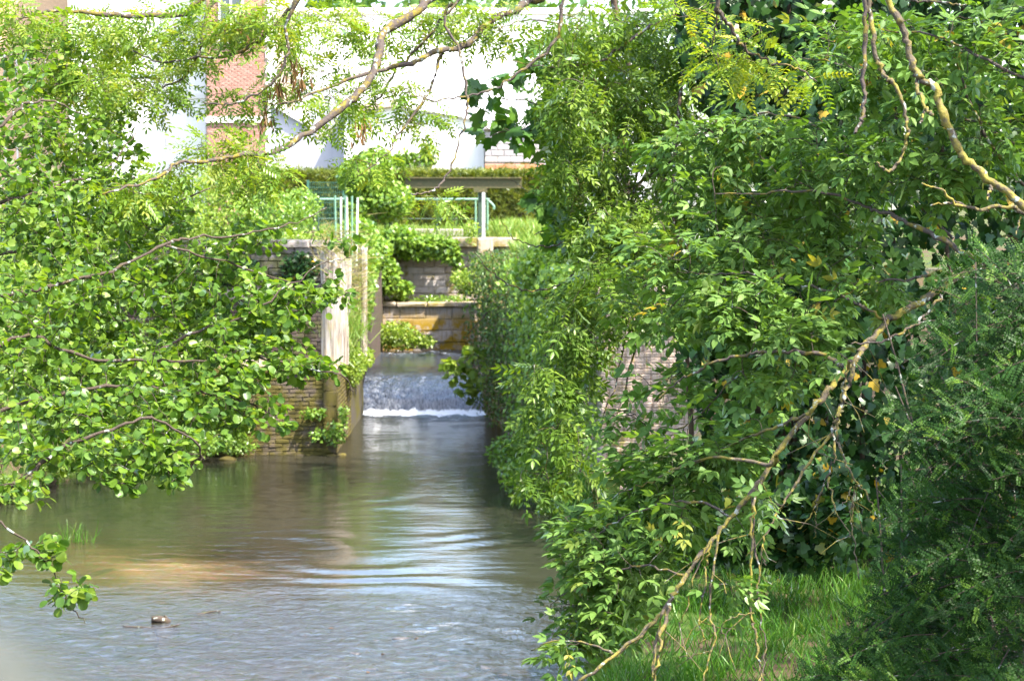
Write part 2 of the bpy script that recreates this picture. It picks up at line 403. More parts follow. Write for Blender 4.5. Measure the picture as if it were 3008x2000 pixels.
# ------------------------------------------------------------------ terrain
def lerp_tab(tab, y):
    return np.interp(y, [a for a, b in tab], [b for a, b in tab])
XL_T = [(0, -4.6), (21, -4.9), (33, -6.9), (38, -6.2), (40.3, -5.6), (40.6, -3.2), (47.8, -3.25), (48.2, -3.6), (57, -3.9)]
XR_T = [(0, -.1), (12, .05), (18, .35), (22.5, .75), (27, 2.0), (31, 3.4), (32.5, 3.6), (33.0, 1.5), (47.5, -.25), (57, -.35)]
def sstep(a, b, x):
    t = np.clip((x - a) / (b - a), 0, 1); return t*t*(3 - 2*t)
def hnoise(x, y):
    return .5*np.sin(x*1.7 + .6*np.sin(y*1.1)) * np.cos(y*1.3 + .4*np.sin(x*2.1)) + .3*np.sin(x*4.1 + y*2.7) + .2*np.sin(y*5.3 - x*3.1)
def terrain(x, y):
    x = np.asarray(x, float); y = np.asarray(y, float)
    xl = lerp_tab(XL_T, y); xr = lerp_tab(XR_T, y)
    bed = np.where(y < 48.3, -.9, .1)
    rtop = 1.80 + .25*sstep(1.5, 4, x - xr) + 1.2 * sstep(24, 33, y)
    rz = bed + (rtop - bed) * sstep(0, .45, x - xr)
    ltop = .55 + 1.2*sstep(.6, 2.5, xl - x) + .7*sstep(2.5, 6, xl - x) + 1.1*sstep(42, 50, y)
    lz = bed + (ltop - bed) * sstep(0, .6, xl - x)
    z = np.where(x > xr, rz, np.where(x < xl, lz, bed))
    z = np.where((y >= 40.4) & (y < 43.2) & (x < -3.2), np.minimum(z, 1.2), z)
    far = 3.40 + 0 * x
    z = z + (far - z) * sstep(57.2, 58.4, y)
    z = z + .05 * hnoise(x, y) * (z > .2)
    # a deep cutting under the river goes on beneath the bridge
    return z
def build_ground():
    xs = np.concatenate([[-900, -400, -150, -60, -30, -18], np.arange(-12, 12.01, .2), [18, 30, 60, 150, 400, 900]])
    ys = np.concatenate([[-60, -25, -10], np.arange(-4, 62.01, .25), [66, 75, 90, 120, 200, 500, 1500]])
    X, Y = np.meshgrid(xs, ys); Z = terrain(X, Y)
    V = np.stack([X, Y, Z], -1).reshape(-1, 3)
    nx, ny = len(xs), len(ys)
    i = np.arange(ny - 1)[:, None]; j = np.arange(nx - 1)[None, :]
    F = np.stack([i*nx+j, i*nx+j+1, (i+1)*nx+j+1, (i+1)*nx+j], -1).reshape(-1, 4)
    o = link('ground', mesh_np('ground', V, F, smooth=True), None, M['ground'])
    tag(o, 'earth and grass of the river banks and the garden behind', 'ground', kind='structure')
build_ground()
def sheet(name, xs, ys, zf, mat, label, cat):
    X, Y = np.meshgrid(xs, ys); Z = zf(X, Y)
    V = np.stack([X, Y, Z], -1).reshape(-1, 3); nx, ny = len(xs), len(ys)
    i = np.arange(ny - 1)[:, None]; j = np.arange(nx - 1)[None, :]
    F = np.stack([i*nx+j, i*nx+j+1, (i+1)*nx+j+1, (i+1)*nx+j], -1).reshape(-1, 4)
    o = link(name, mesh_np(name, V, F, smooth=True), None, mat)
    return tag(o, label, cat, kind='structure')
def bedz(X, Y):
    bar = np.exp(-((X + 3.7)/2.3)**2 - ((Y - 28.3 + .5*np.sin(X*1.3))/2.7)**2)*(.92 + .12*hnoise(X*1.9, Y*1.5))
    return -.50 + .27*sstep(26, 22, Y) + .45*bar*(1 - .5*sstep(26, 22, Y)) + .16*sstep(-3.5, -6.5, X) * sstep(38, 32, Y) + .05*hnoise(X*.8, Y*.7)
sheet('river_bed', np.arange(-9, 4.01, .25), np.arange(-3, 48.6, .3), bedz, M['bed'], 'sandy brown gravel bed under the shallow river', 'river bed')
def waterz(X, Y):
    amp = .0024 + .0075*sstep(38, 29, Y)*sstep(23.5, 25.5, Y)
    ph = 2*math.pi*(Y/(.27 + .008*(Y - 26)) + .55*np.sin(X*.9 + Y*.31) + .4*np.sin(X*2.1 - Y*.7) + .25*np.sin(Y*1.9 + X*.4))
    win = sstep(-3.4, -1.8, X + .02*(Y - 26)) * sstep(1.6, .6, X)
    z = amp*np.sin(ph)*win*(.6 + .4*np.sin(X*2.3 + Y*.9))
    for (px, py) in ((1270, 1850), (1510, 1873), (1180, 1790)):
        q = at(px, py, CAM_H*FPX/(py - 600)); r = np.hypot(X - q[0], Y - q[1])
        z += .010*np.sin(r*2*math.pi/.16)*np.exp(-r/.30)
    z += .012*sstep(26.5, 23, Y)*(np.sin(X*5.1 + 1.3*np.sin(Y*3.3))*np.sin(Y*4.3 + 1.1*np.sin(X*2.7)) + .5*np.sin(X*9.7 + Y*7.3))
    z += .03*sstep(46.3, 47.8, Y)*(np.sin(X*7 + 2*np.sin(Y*6))*np.sin(Y*9 + X*3))
    return z
rv = sheet('river_water', np.arange(-9, 4.01, .12), np.concatenate([np.arange(-3, 19, .4), np.arange(19, 48.4, .06)]), waterz, M['water'],
      'murky brown river water with sky reflections and ripples', 'water')
co = np.empty(len(rv.data.vertices)*3, np.float32); rv.data.vertices.foreach_get('co', co); co = co.reshape(-1, 3)
at_ = rv.data.attributes.new('depth', 'FLOAT', 'POINT'); at_.data.foreach_set('value', np.clip(-bedz(co[:, 0], co[:, 1]), .02, 2).astype(np.float32))
def weirz(X, Y):
    z = np.interp(Y, [47.85, 48.05, 48.3, 48.7, 49.2, 49.7, 50.3, 51.0, 57], [-.12, .06, .27, .44, .56, .64, .70, .745, .76])
    z = z + .014*sstep(50.5, 49, Y)*(np.sin(X*9 + 2*np.sin(Y*5))*np.sin(Y*11 + X*2) + .6*np.sin(X*21 + 3*np.sin(Y*3)))
    z = z + .02*sstep(53.5, 55, Y)*np.sin(X*5 + 2*np.sin(Y*4))*np.sin(Y*6 + X)
    return z
sheet('weir_water', np.arange(-3.7, -.1, .05), np.arange(47.85, 56.7, .05), weirz, M['weir'], 'sheet of water sliding over the low weir from the upper pool', 'weir')
mb = MB().box(-3.9, -.1, 48.2, 50.4, -.9, .1).box(-3.9, -.1, 48.8, 50.4, .1, .42)
tag(mb.build('weir_sill', M['stone']), 'stone sill under the falling water of the weir', 'weir', kind='structure')

# ------------------------------------------------------------------ masonry
def chunk(name, w, h, d, mat, seed, rough=.006):
    """a brick/stone: front face with a chamfer, 12-28 triangles, front towards -y"""
    r = random.Random(seed); c = min(.012, h*.16)
    j = lambda: r.uniform(-rough, rough)
    V = [(-w/2+j(), 0+d, -h/2+j()), (w/2+j(), d, -h/2+j()), (w/2+j(), d, h/2+j()), (-w/2+j(), d, h/2+j())]
    V += [(x, c, z) for x, y, z in V[:4]]
    V += [(x*(1-2*c/w), 0 + j(), z*(1-2*c/h)) for x, y, z in V[:4]]
    F = [(8, 9, 10, 11)]
    for k in (0, 4):
        for i in range(4):
            q = (i+1) % 4; F.append((k+i, k+q, k+4+q, k+4+i))
    me = bpy.data.meshes.new(name); me.from_pydata(V, [], F); me.update(); me.materials.append(mat); return me
def brick_face(parent, p0, udir, width, z0, z1, bw, bh, joint, mat, name='brick', singles=300, depth=.06, proud=.012, skip=None, rough=.004, seed=1, offs=.5):
    """courses of bricks as parts on a vertical face starting at p0 running along udir (outward normal = udir x z)"""
    r = random.Random(seed)
    u = Vector((udir[0], udir[1], 0)).normalized(); nrm = Vector((u.y, -u.x, 0))
    rot = Matrix(((u.x, -nrm.x, 0), (u.y, -nrm.y, 0), (0, 0, 1)))
    variants = [chunk(name, bw - joint, bh - joint, depth, mat, seed*10 + k, rough) for k in range(4)]
    halves = [chunk(name, bw*.5 - joint, bh - joint, depth, mat, seed*10 + 7 + k, rough) for k in range(2)]
    rows = int((z1 - z0) / bh + .01); items = []
    for i in range(rows):
        zc = z0 + (i + .5)*bh; s = 0.0
        first = bw*offs if i % 2 else bw
        while s < width - bw*.3:
            wd = first if s == 0 else bw
            wd = min(wd, width - s)
            if wd > bw*.3:
                items.append((s + wd/2, zc, wd))
            s += wd
    objs = []; rest = []
    for (s, zc, wd) in items:
        if skip and skip(s, zc): continue
        P = Vector(p0) + u*s + nrm*(proud + r.uniform(-.004, .005)) ; P.z = zc
        me = (r.choice(halves) if wd < bw*.75 else r.choice(variants)); base = bw*.5 if wd < bw*.75 else bw
        mt = Matrix.Translation(P) @ (rot.to_4x4() @ Matrix.Rotation(r.uniform(-.012, .012), 4, 'Y') @ Matrix.Diagonal((max(.3, (wd - joint)/(base - joint)), 1, 1, 1)))
        px, py, dep = project(np.array([list(P)]))
        sc = (0 if (-60 < px[0] < 3070 and -60 < py[0] < 2060) else 1e4) + abs(px[0]-1504)*.002 + dep[0]
        rest.append((sc, mt, me))
    rest.sort(key=lambda a: a[0])
    for sc, mt, me in rest[:singles]:
        o = link(name, me, parent); o.matrix_world = mt
    tail = rest[singles:]
    if tail:
        V = []; F = []; T = []
        for sc, mt, me in tail:
            b = len(V); tv = r.random()
            for v in me.vertices: V.append(mt @ v.co); T.append(tv)
            for p in me.polygons: F.append([b + i for i in p.vertices])
        m2 = mesh_np(name + 'work', np.array([list(v) for v in V]), np.array(F), T); o = link(name + 'work', m2, parent, mat); o['kind'] = 'stuff'

# left pier with brick front
pier = empty('brick_pier'); tag(pier, 'low mossy brick pier at the left corner of the channel, standing in the water', 'pier')
MB().box(-5.65, -2.98, 40.06, 47.9, -.9, 1.40).build('core', M['dmortar'], pier)
brick_face(pier, (-5.65, 40.05, 0), (1, 0), 2.67, -.15, 1.38, .225, .07, .007, M['pbrick'], seed=3, proud=.016, rough=.009)
brick_face(pier, (-2.98, 40.05, 0), (0, 1), 4.0, -.15, 1.38, .225, .07, .010, M['pbrick'], seed=4, singles=0, proud=.02)
for k in range(10):
    MB().box(-5.69 + k*.27, -5.69 + k*.27 + .255, 40.0, 40.5, 1.385, 1.455, .02, .006).build('coping_stone', M['pbrick'], pier)
MB().box(-5.65, -2.98, 40.5, 43.0, 1.385, 1.44, .02, .01).build('ledge', M['concrete'], pier)
# corner stone lit by the sun
for k in range(5):
    z0 = .05 + k*.26
    MB().box(-3.16, -2.93, 40.0, 40.35, z0, z0 + .25, .015, .008).build('quoin', M['pbrick'], pier)

# retaining wall to the left behind the alder
rw = empty('retaining_wall'); tag(rw, 'dark shaded brick retaining wall left of the tall timber post', 'wall')
MB().box(-7.5, -3.36, 43.06, 43.9, .6, 2.50).build('core', M['dmortar'], rw)
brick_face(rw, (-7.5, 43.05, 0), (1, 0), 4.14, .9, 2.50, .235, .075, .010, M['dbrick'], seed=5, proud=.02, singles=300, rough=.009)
for k in range(9):
    x0 = -7.5 + k*.463
    MB().box(x0, x0 + .45, 42.96, 44.0, 2.50, 2.66 + random.uniform(-.01, .01), .025, .012).build('coping_stone', M['stone'], rw)
uw = empty('upper_wall'); tag(uw, 'mossy upper wall tier set back above the dark retaining wall', 'wall')
MB().box(-7.5, -3.10, 44.56, 45.2, 2.3, 3.42).build('core', M['dmortar'], uw)
brick_face(uw, (-7.5, 44.55, 0), (1, 0), 4.38, 2.62, 3.40, .33, .13, .014, M['stone'], name='stone', seed=6, proud=.02)
for k in range(7):
    x0 = -7.5 + k*.626
    MB().box(x0, x0 + .61, 44.46, 45.3, 3.41, 3.53, .03, .014).build('coping_stone', M['stone'], uw)
# side wall of the channel behind the pier, with rebates for the sluice
cw = empty('channel_wall'); tag(cw, 'left channel wall running back beside the weir under the ivy', 'wall')
MB().box(-3.9, -3.05, 45.2, 57.4, -.6, 3.30).build('core', M['dbrick'], cw)
MB().box(-3.32, -3.0, 43.9, 44.45, 1.3, 3.42, .02, .01).build('pillar', M['dbrick'], cw)

def post(name, P0, P1, rad, label, lean=0, cat='post', squareness=.45, group=None):
    """an old sawn post, eroded and grooved, with a ragged top"""
    P0 = np.array(P0); P1 = np.array(P1); n = 28; m = 46
    V = []
    gro = [random.uniform(0, 6.28) for _ in range(14)]; dep = [random.uniform(.03, .16) for _ in range(14)]
    for i in range(m + 1):
        t = i/m; c = P0 + (P1 - P0)*t
        for j in range(n):
            a = 2*math.pi*j/n
            sq = 1/max(abs(math.cos(a)), abs(math.sin(a)))
            r = rad*((1 - squareness) + squareness*min(sq, 1.32))
            for g, dp in zip(gro, dep):
                da = abs((a - g - .15*math.sin(t*5 + g) + math.pi) % (2*math.pi) - math.pi)
                if da < .16: r -= rad*dp*(1 - da/.16)*(.6 + .4*math.sin(t*9 + g*3))
            r *= 1 + .05*math.sin(t*7 + a*2) - .10*max(0, t - .8)/.2*abs(math.sin(a*1.5 + 1))
            z = 0
            if i >= m - 1: z = .10*math.sin(a*3 + 1) + .06*math.sin(a*7)
            V.append((c[0] + r*math.cos(a), c[1] + r*math.sin(a), c[2] + z*rad*3))
    F = [(i*n + j, i*n + (j+1) % n, (i+1)*n + (j+1) % n, (i+1)*n + j) for i in range(m) for j in range(n)]
    V.append(tuple(P1 + np.array([0, 0, -.05]))); F += [(m*n + j, m*n + (j+1) % n, len(V)-1) for j in range(n)]
    me = bpy.data.meshes.new(name); me.from_pydata(V, [], F); me.update(); me.polygons.foreach_set('use_smooth', np.ones(len(me.polygons), dtype=bool))
    return tag(link(name, me, None, M['timber']), label, cat, group)
b = at(985, 1050, 41.6); tpt = at(980, 742, 41.6); b[2] = 1.42
post('timber_post', b, tpt, .23, 'thick weathered grey timber post standing on the brick pier')
b = at(1068, 985, 44.6); tpt = at(1070, 728, 44.6); b[2] = 1.35
post('timber_post', b, tpt, .062, 'thin pale timber post behind the thick one', squareness=.3)
b2 = at(1020, 1080, 43.2); b2[2] = 1.38
post('timber_post', b2, at(1022, 760, 43.2), .075, 'dark narrow timber post between the thick and thin posts', squareness=.5)

# right abutment: limewashed brick front and long channel wall
ab = empty('brick_abutment'); tag(ab, 'limewashed pale brick abutment with streaked face behind the elder leaves', 'abutment')
u = Vector((-.53 - 1.2, 47.5 - 32.0, 0)).normalized()
MB().add([(1.2, 32.06, -.9), (2.80, 32.06, -.9), (2.80, 33.5, -.9), (-.10, 48.6, -.9), (-.60, 48.6, -.9),
          (1.2, 32.06, 3.0), (2.80, 32.06, 3.0), (2.80, 33.5, 3.0), (-.10, 48.6, 3.0), (-.60, 48.6, 3.0)],
         [(4, 3, 2, 1, 0), (5, 6, 7, 8, 9), (0, 1, 6, 5), (1, 2, 7, 6), (2, 3, 8, 7), (3, 4, 9, 8), (4, 0, 5, 9)]).build('core', M['lmortar'], ab)
brick_face(ab, (1.2, 32.05, 0), (1, 0), 1.6, -.1, 3.0, .225, .075, .005, M['wbrick'], seed=8, proud=.004, rough=.006)
brick_face(ab, (-.60 + .0, 48.6, 0), (1.8, -16.55), 16.64, -.1, 3.0, .225, .075, .010, M['concrete'], seed=9, proud=.018, singles=0)
for k in range(4):
    MB().box(1.14 + k*.42, 1.14 + k*.42 + .41, 31.98, 32.5, 3.0, 3.09, .02, .006).build('coping_stone', M['wbrick'], ab)
dw = empty('garden_wall'); tag(dw, 'dark red brick wall in shade right of the pale abutment', 'wall')
MB().box(2.81, 9.0, 33.26, 33.8, -.5, 3.3).build('core', M['dmortar'], dw)
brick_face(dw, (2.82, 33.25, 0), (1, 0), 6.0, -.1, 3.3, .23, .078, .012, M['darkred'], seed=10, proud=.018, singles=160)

# head wall at the upper pool
hw = empty('head_wall'); tag(hw, 'mossy masonry head wall with a ledge above the upper pool', 'wall')
MB().box(-4.2, .2, 56.56, 57.6, -.2, 1.80).build('core', M['mortar'], hw)
brick_face(hw, (-4.2, 56.55, 0), (1, 0), 4.4, .1, 1.78, .62, .28, .016, M['mossstone'], name='stone', seed=12, proud=.02, rough=.014, depth=.1)
for k in range(6):
    MB().box(-4.2 + k*.73, -4.2 + k*.73 + .72, 56.45, 57.5, 1.80, 1.885, .03, .014).build('ledge_stone', M['concrete'], hw)
MB().box(-4.2, .2, 57.56, 58.4, 1.7, 3.20).build('upper_core', M['mortar'], hw)
brick_face(hw, (-4.2, 57.55, 0), (1, 0), 4.4, 1.90, 3.18, .52, .16, .014, M['headstone'], name='stone', seed=13, proud=.02, rough=.012, depth=.1)
MB().box(-4.3, .1, 57.25, 58.9, 3.19, 3.40, .02, .005).build('deck_beam', M['concrete'], hw)
pl = MB().box(-.80, -.44, 55.2, 56.2, .2, 3.42, .03, .012).build('concrete_pillar', M['concrete']); tag(pl, 'squat pinkish concrete pillar at the end of the deck beam', 'pillar')
lw = MB().box(-2.75, -1.05, 60.0, 60.3, 3.2, 3.58, .03, .01).build('low_wall', M['block']); tag(lw, 'low grey concrete wall under the green railing', 'wall')
bw_ = MB().box(-.44, 4.0, 55.4, 55.9, .2, 3.02, .03, .012).build('bank_wall', M['concrete']); tag(bw_, 'mossy concrete wall holding the grass bank right of the pillar', 'wall')

# sluice: steel beam, post, rods, railing, mesh fence, gauge board
sl = empty('sluice_gantry'); tag(sl, 'dull green steel sluice gantry with a wide beam on one post', 'gantry')
a0 = at(1190, 521, 58.0); a1 = at(1533, 553, 58.0)
x0, x1, zt, zb = a0[0], a1[0], a0[2], a1[2]
MB().box(x0, x1, 57.92, 58.12, zt - .03, zt).box(x0, x1, 57.92, 58.12, zb, zb + .03).box(x0, x1, 58.0, 58.025, zb + .03, zt - .03).build('beam', M['beam'], sl)
px0 = at(1404, 560, 58.0)[0]; px1 = at(1428, 560, 58.0)[0]
MB().box(px0, px1, 58.0, 58.02, 3.3, zb).box(px0, px0 + .02, 57.93, 58.1, 3.3, zb).box(px1 - .02, px1, 57.93, 58.1, 3.3, zb).build('post', M['dgreen'], sl)
MB().box(px0 - .1, px1 + .02, 57.9, 58.14, zb - .10, zb - .002).build('bracket', M['beam'], sl)
xl0 = at(1130, 560, 58.0)[0]
MB().box(xl0, xl0 + .18, 57.93, 58.1, 3.3, zb).build('post', M['dgreen'], sl)
gb = at(1420, 566, 57.85); gb2 = at(1420, 652, 57.85)
o = MB().box(gb[0] - .035, gb[0] + .035, 57.82, 57.85, 3.4, gb[2], .01).build('gauge_board', M['whitep']); tag(o, 'narrow white gauge board upright beside the green gantry post', 'gauge')
rl = empty('railing'); tag(rl, 'pale green tubular railing along the sluice deck before the hedge', 'railing')
zr = at(1200, 586, 59.3)[2]
xa, xb = at(925, 586, 59.3)[0], at(1430, 586, 59.3)[0]
tip = at(1450, 605, 59.3)
MB().tube(spline([(xa, 59.3, zr), (-2.5, 59.3, zr), (xb - .1, 59.3, zr), (xb + .02, 59.3, zr - .02), (tip[0], 59.3, tip[2]), (tip[0], 59.3, tip[2] - .08)], 5), .030, 8).build('top_rail', M['green'], rl)
for pxx in (935, 1040, 1163, 1283, 1397, 1432):
    xx = at(pxx, 600, 59.3)[0]
    MB().tube([(xx, 59.3, 3.3), (xx, 59.3, zr - .02)], .026, 8).build('post', M['green'] if pxx > 1300 else M['dgreen'], rl)
MB().tube([(xa, 59.32, zr - .48), (xb, 59.32, zr - .48)], .014, 6).build('middle_rail', M['dgreen'], rl)
for k, pxx in enumerate((988, 1001, 1012, 1022, 1034, 1046)):
    q = at(pxx + 4*((k*7) % 3 - 1), 574 + (k*5) % 9, 45.6); xx = at(pxx, 700, 45.6)[0]
    o = MB().tube([(xx, 45.6 + .04*(k % 2), 3.0), (q[0], 45.6 + .04*(k % 2), q[2])], .020, 8).build('sluice_rod', M['green'] if k % 2 == 0 else M['whitep'])
    tag(o, 'upright pale green sluice rod in the cluster left of the ivy', 'rod', 'sluice rods beside the ivy') if k % 2 == 0 else tag(o, 'upright whitish sluice rod in the cluster left of the ivy', 'rod', 'white sluice rods beside the ivy')
fe = empty('mesh_fence'); tag(fe, 'dark green welded mesh fence panel left of the ivy before the hedge', 'fence')
fx0, fx1 = at(905, 600, 62)[0], at(1010, 600, 62)[0]; fz1 = at(930, 535, 62)[2]
g = MB()
for k in range(18):
    xx = fx0 + (fx1 - fx0)*k/17; g.tube([(xx, 62, 3.4), (xx, 62, fz1)], .006, 4, False)
for k in range(11):
    zz = 3.45 + (fz1 - 3.46)*k/10; g.tube([(fx0, 62.01, zz), (fx1, 62.01, zz)], .007, 4, False)
g.build('wire_mesh', M['wire'], fe)
for xx in (fx0, fx1): MB().box(xx - .03, xx + .03, 61.97, 62.03, 3.3, fz1 + .05).build('post', M['wire'], fe)

# ------------------------------------------------------------------ buildings behind
def wall_with(name, parent, x0, x1, y0, y1, z0, z1, mat): return MB().box(x0, x1, y0, y1, z0, z1).build(name, mat, parent)
def X(px, d): return at(px, 500, d)[0]
def Z(py, d): return at(1504, py, d)[2]
def window(parent, x0, x1, z0, z1, y, depth=.12, bars=1):
    f = MB()
    f.box(x0 - .06, x0, y - .03, y + depth, z0 - .06, z1 + .06).box(x1, x1 + .06, y - .03, y + depth, z0 - .06, z1 + .06)
    f.box(x0, x1, y - .03, y + depth, z1, z1 + .06).box(x0, x1, y - .03, y + depth, z0 - .06, z0)
    for k in range(bars):
        xm = x0 + (x1 - x0)*(k + 1)/(bars + 1); f.box(xm - .03, xm + .03, y - .02, y + .02, z0, z1)
    fr = f.build('window', M['trimw'], parent)
    t = MB().box(x0, x1, y + .025, y + .04, z0, z1).build('pane', M['pane'], fr)
    MB().box(x0 - .12, x1 + .12, y - .10, y + .02, z0 - .14, z0 - .065).build('sill', M['trimw'], fr)
t = NT('window_glass'); M['pane'] = t.done(t.bsdf((.05, .06, .07), .08, None, .6))
# white house on the left
D = 96.0; wh = empty('white_house'); tag(wh, 'tall white rendered house behind the leaves at the left of the brick house', 'house')
wall_with('wall', wh, X(205, D), X(606, D), D, D + 9, 2.5, 15.5, M['white'])
MB().box(X(205, D) - .1, X(606, D), D - .22, D + 9.1, 15.5, 15.75, .05).build('cornice', M['trimw'], wh)
MB().add([(X(205, D) - .3, D - .4, 15.76), (X(606, D), D - .4, 15.76), (X(606, D), D + 9.3, 15.76), (X(205, D) - .3, D + 9.3, 15.76), (X(205, D) - .3, D + 4.5, 19), (X(606, D), D + 4.5, 19)],
         [(0, 1, 5, 4), (2, 3, 4, 5), (0, 4, 3), (1, 2, 5), (3, 2, 1, 0)]).build('roof', M['rooft'], wh)
MB().tube([(X(484, D), D - .06, 2.6), (X(484, D), D - .06, 15.4)], .055, 8).build('drainpipe', M['trimw'], wh)
MB().box(X(205, D), X(606, D), D - .06, D, 8.4, 8.62, .02).build('string_course', M['trimw'], wh)
window(wh, X(255, D), X(320, D), 9.6, 11.4, D - .02); window(wh, X(395, D), X(455, D), 9.6, 11.4, D - .02); window(wh, X(255, D), X(320, D), 5.2, 7.0, D - .02)
# salmon house
D2 = 101.0; sh = empty('salmon_house'); tag(sh, 'salmon rendered house showing a narrow strip beside the white house', 'house')
wall_with('wall', sh, X(-300, D2), X(203, D2), D2, D2 + 8, 2.5, 14.6, M['salmon'])
MB().box(X(-300, D2) - .2, X(203, D2), D2 - .3, D2 + 8.2, 14.6, 14.9, .05).build('cornice', M['trimw'], sh)
window(sh, X(20, D2), X(85, D2), 8.6, 10.4, D2 - .02); window(sh, X(20, D2), X(85, D2), 4.8, 6.6, D2 - .02)
# brick house
D3 = 94.0; bh = empty('brick_house'); tag(bh, 'narrow red brick house front with pale stone band and corner trim', 'house')
wall_with('wall', bh, X(607, D3), X(808, D3), D3 + .06, D3 + 9, 2.5, 15.0, M['lmortar'])
zb0 = Z(352, D3)
brick_face(bh, (X(608, D3), D3 + .05, 0), (1, 0), X(780, D3) - X(608, D3), 3.4, zb0 - .12, .24, .078, .014, M['rbrick'], seed=20, proud=.02, singles=90)
brick_face(bh, (X(608, D3), D3 + .05, 0), (1, 0), X(780, D3) - X(608, D3), zb0 + .12, 15.0, .24, .078, .014, M['rbrick'], seed=21, proud=.02, singles=210)
MB().box(X(606, D3), X(812, D3), D3 - .06, D3 + .05, zb0 - .11, zb0 + .11, .02).build('stone_band', M['trimw'], bh)
for k in range(40):
    z0 = 3.0 + k*.30; wd = .36 if k % 2 else .26
    MB().box(X(808, D3) - wd, X(808, D3) + .03, D3 - .03, D3 + .3, z0, z0 + .288, .015).build('quoin', M['trimw'], bh)
MB().box(X(606, D3) - .1, X(812, D3) + .1, D3 - .25, D3 + 9.1, 15.0, 15.3, .05).build('cornice', M['trimw'], bh)
window(bh, X(650, D3), X(712, D3), 10.6, 12.3, D3 - .02); 
# warehouse
D4 = 104.0; wr = empty('warehouse'); tag(wr, 'long white warehouse with a flat parapet behind the annex', 'building')
zt4 = Z(42, D4)
wall_with('wall', wr, X(812, D4), X(1900, D4), D4, D4 + 14, 2.5, zt4, M['whiteb'])
MB().box(X(800, D4), X(1900, D4) + .1, D4 - .16, D4 + 14.1, zt4, zt4 + .24, .04).build('parapet', M['trimw'], wr)
for k in range(13):
    xx = X(812, D4) + (X(1900, D4) - X(812, D4))*(k + .5)/13
    MB().box(xx - .05, xx + .05, D4 - .05, D4, 2.6, zt4 - .02).build('cladding_rib', M['whiteb'], wr)
# lean-to house in grey behind annex
D5 = 81.2; lt = empty('lean_to'); tag(lt, 'grey rendered lean-to with a sloping top left of the annex', 'building')
xa5, xb5, xc5 = X(795, D5), X(905, D5), X(1012, D5)
V = [(xa5, D5, 2.5), (xc5, D5, 2.5), (xc5, D5, Z(262, D5)), (xb5, D5, Z(262, D5)), (xb5, D5, Z(372, D5)), (xa5, D5, Z(305, D5))]
V2 = [(x, D5 + 7, z) for x, y, z in V]
MB().add(V + V2, [(0, 1, 2, 3, 4, 5), tuple(range(11, 5, -1))] + [(i, i + 6, (i + 1) % 6 + 6, (i + 1) % 6) for i in range(6)]).build('wall', M['greyr'], lt)
MB().add([(xa5 - .1, D5 - .2, Z(305, D5)), (xb5 + .02, D5 - .2, Z(372, D5)), (xb5 + .02, D5 - .2, Z(372, D5) + .14), (xa5 - .1, D5 - .2, Z(305, D5) + .14)] +
         [(xa5 - .1, D5 + 7.2, Z(305, D5)), (xb5 + .02, D5 + 7.2, Z(372, D5)), (xb5 + .02, D5 + 7.2, Z(372, D5) + .14), (xa5 - .1, D5 + 7.2, Z(305, D5) + .14)],
         [(0, 1, 2, 3), (7, 6, 5, 4), (3, 2, 6, 7), (0, 3, 7, 4), (1, 5, 6, 2)]).build('roof_edge', M['trimw'], lt)
MB().box(xb5 + .25, xb5 + .9, D5 - .03, D5 + .02, Z(375, D5) - .35, Z(375, D5)).build('vent', M['block'], lt)
# annex with shallow gable
D6 = 80.0; an = empty('annex'); tag(an, 'low white annex with a shallow gable and pinkish cornice above the hedge', 'building')
xa6, xp6, xb6 = X(1012, D6), X(1165, D6), X(1422, D6)
za6, zp6, zc6 = Z(338, D6), Z(312, D6), Z(362, D6)
V = [(xa6, D6, 2.5), (xb6, D6, 2.5), (xb6, D6, zc6), (xp6, D6, zp6), (xa6, D6, za6)]; V2 = [(x, D6 + 5.5, z) for x, y, z in V]
MB().add(V + V2, [(0, 1, 2, 3, 4), (9, 8, 7, 6, 5)] + [(i, i + 5, (i + 1) % 5 + 5, (i + 1) % 5) for i in range(5)]).build('wall', M['white'], an)
def slab(parent, name, xA, zA, xB, zB, y0, y1, th, mat):
    MB().add([(xA, y0, zA), (xB, y0, zB), (xB, y0, zB + th), (xA, y0, zA + th), (xA, y1, zA), (xB, y1, zB), (xB, y1, zB + th), (xA, y1, zA + th)],
             [(0, 1, 2, 3), (7, 6, 5, 4), (3, 2, 6, 7), (0, 4, 5, 1), (0, 3, 7, 4), (1, 5, 6, 2)]).build(name, mat, parent)
slab(an, 'cornice', xa6 - .12, za6 + .003, xp6, zp6 + .003, D6 - .25, D6 + 5.7, .22, M['pinktrim'])
slab(an, 'roof_edge', xp6 + .002, zp6 + .003, xb6 + .12, zc6 + .003, D6 - .18, D6 + 5.7, .12, M['trimw'])
window(an, X(1140, D6), X(1163, D6), Z(492, D6), Z(474, D6), D6 - .02, bars=0)
# block shed
D7 = 79.0; bs = empty('block_shed'); tag(bs, 'unrendered block shed with an orange brick course beside the annex', 'shed')
xa7, xb7 = X(1424, D7), X(1600, D7)
wall_with('wall', bs, xa7, xb7, D7 + .06, D7 + 5, 2.5, Z(380, D7), M['mortar'])
zo = Z(478, D7)
brick_face(bs, (xa7, D7 + .05, 0), (1, 0), xb7 - xa7, 3.2, zo, .33, .21, .014, M['orangebrick'], seed=30, proud=.02, name='hollow_brick')
brick_face(bs, (xa7, D7 + .05, 0), (1, 0), xb7 - xa7, zo + .01, Z(382, D7), .42, .20, .014, M['block'], seed=31, proud=.02, name='block')
MB().box(xa7 - .05, xb7 + .1, D7 - .12, D7 + 5.1, Z(380, D7), Z(380, D7) + .1).build('roof', M['block'], bs)

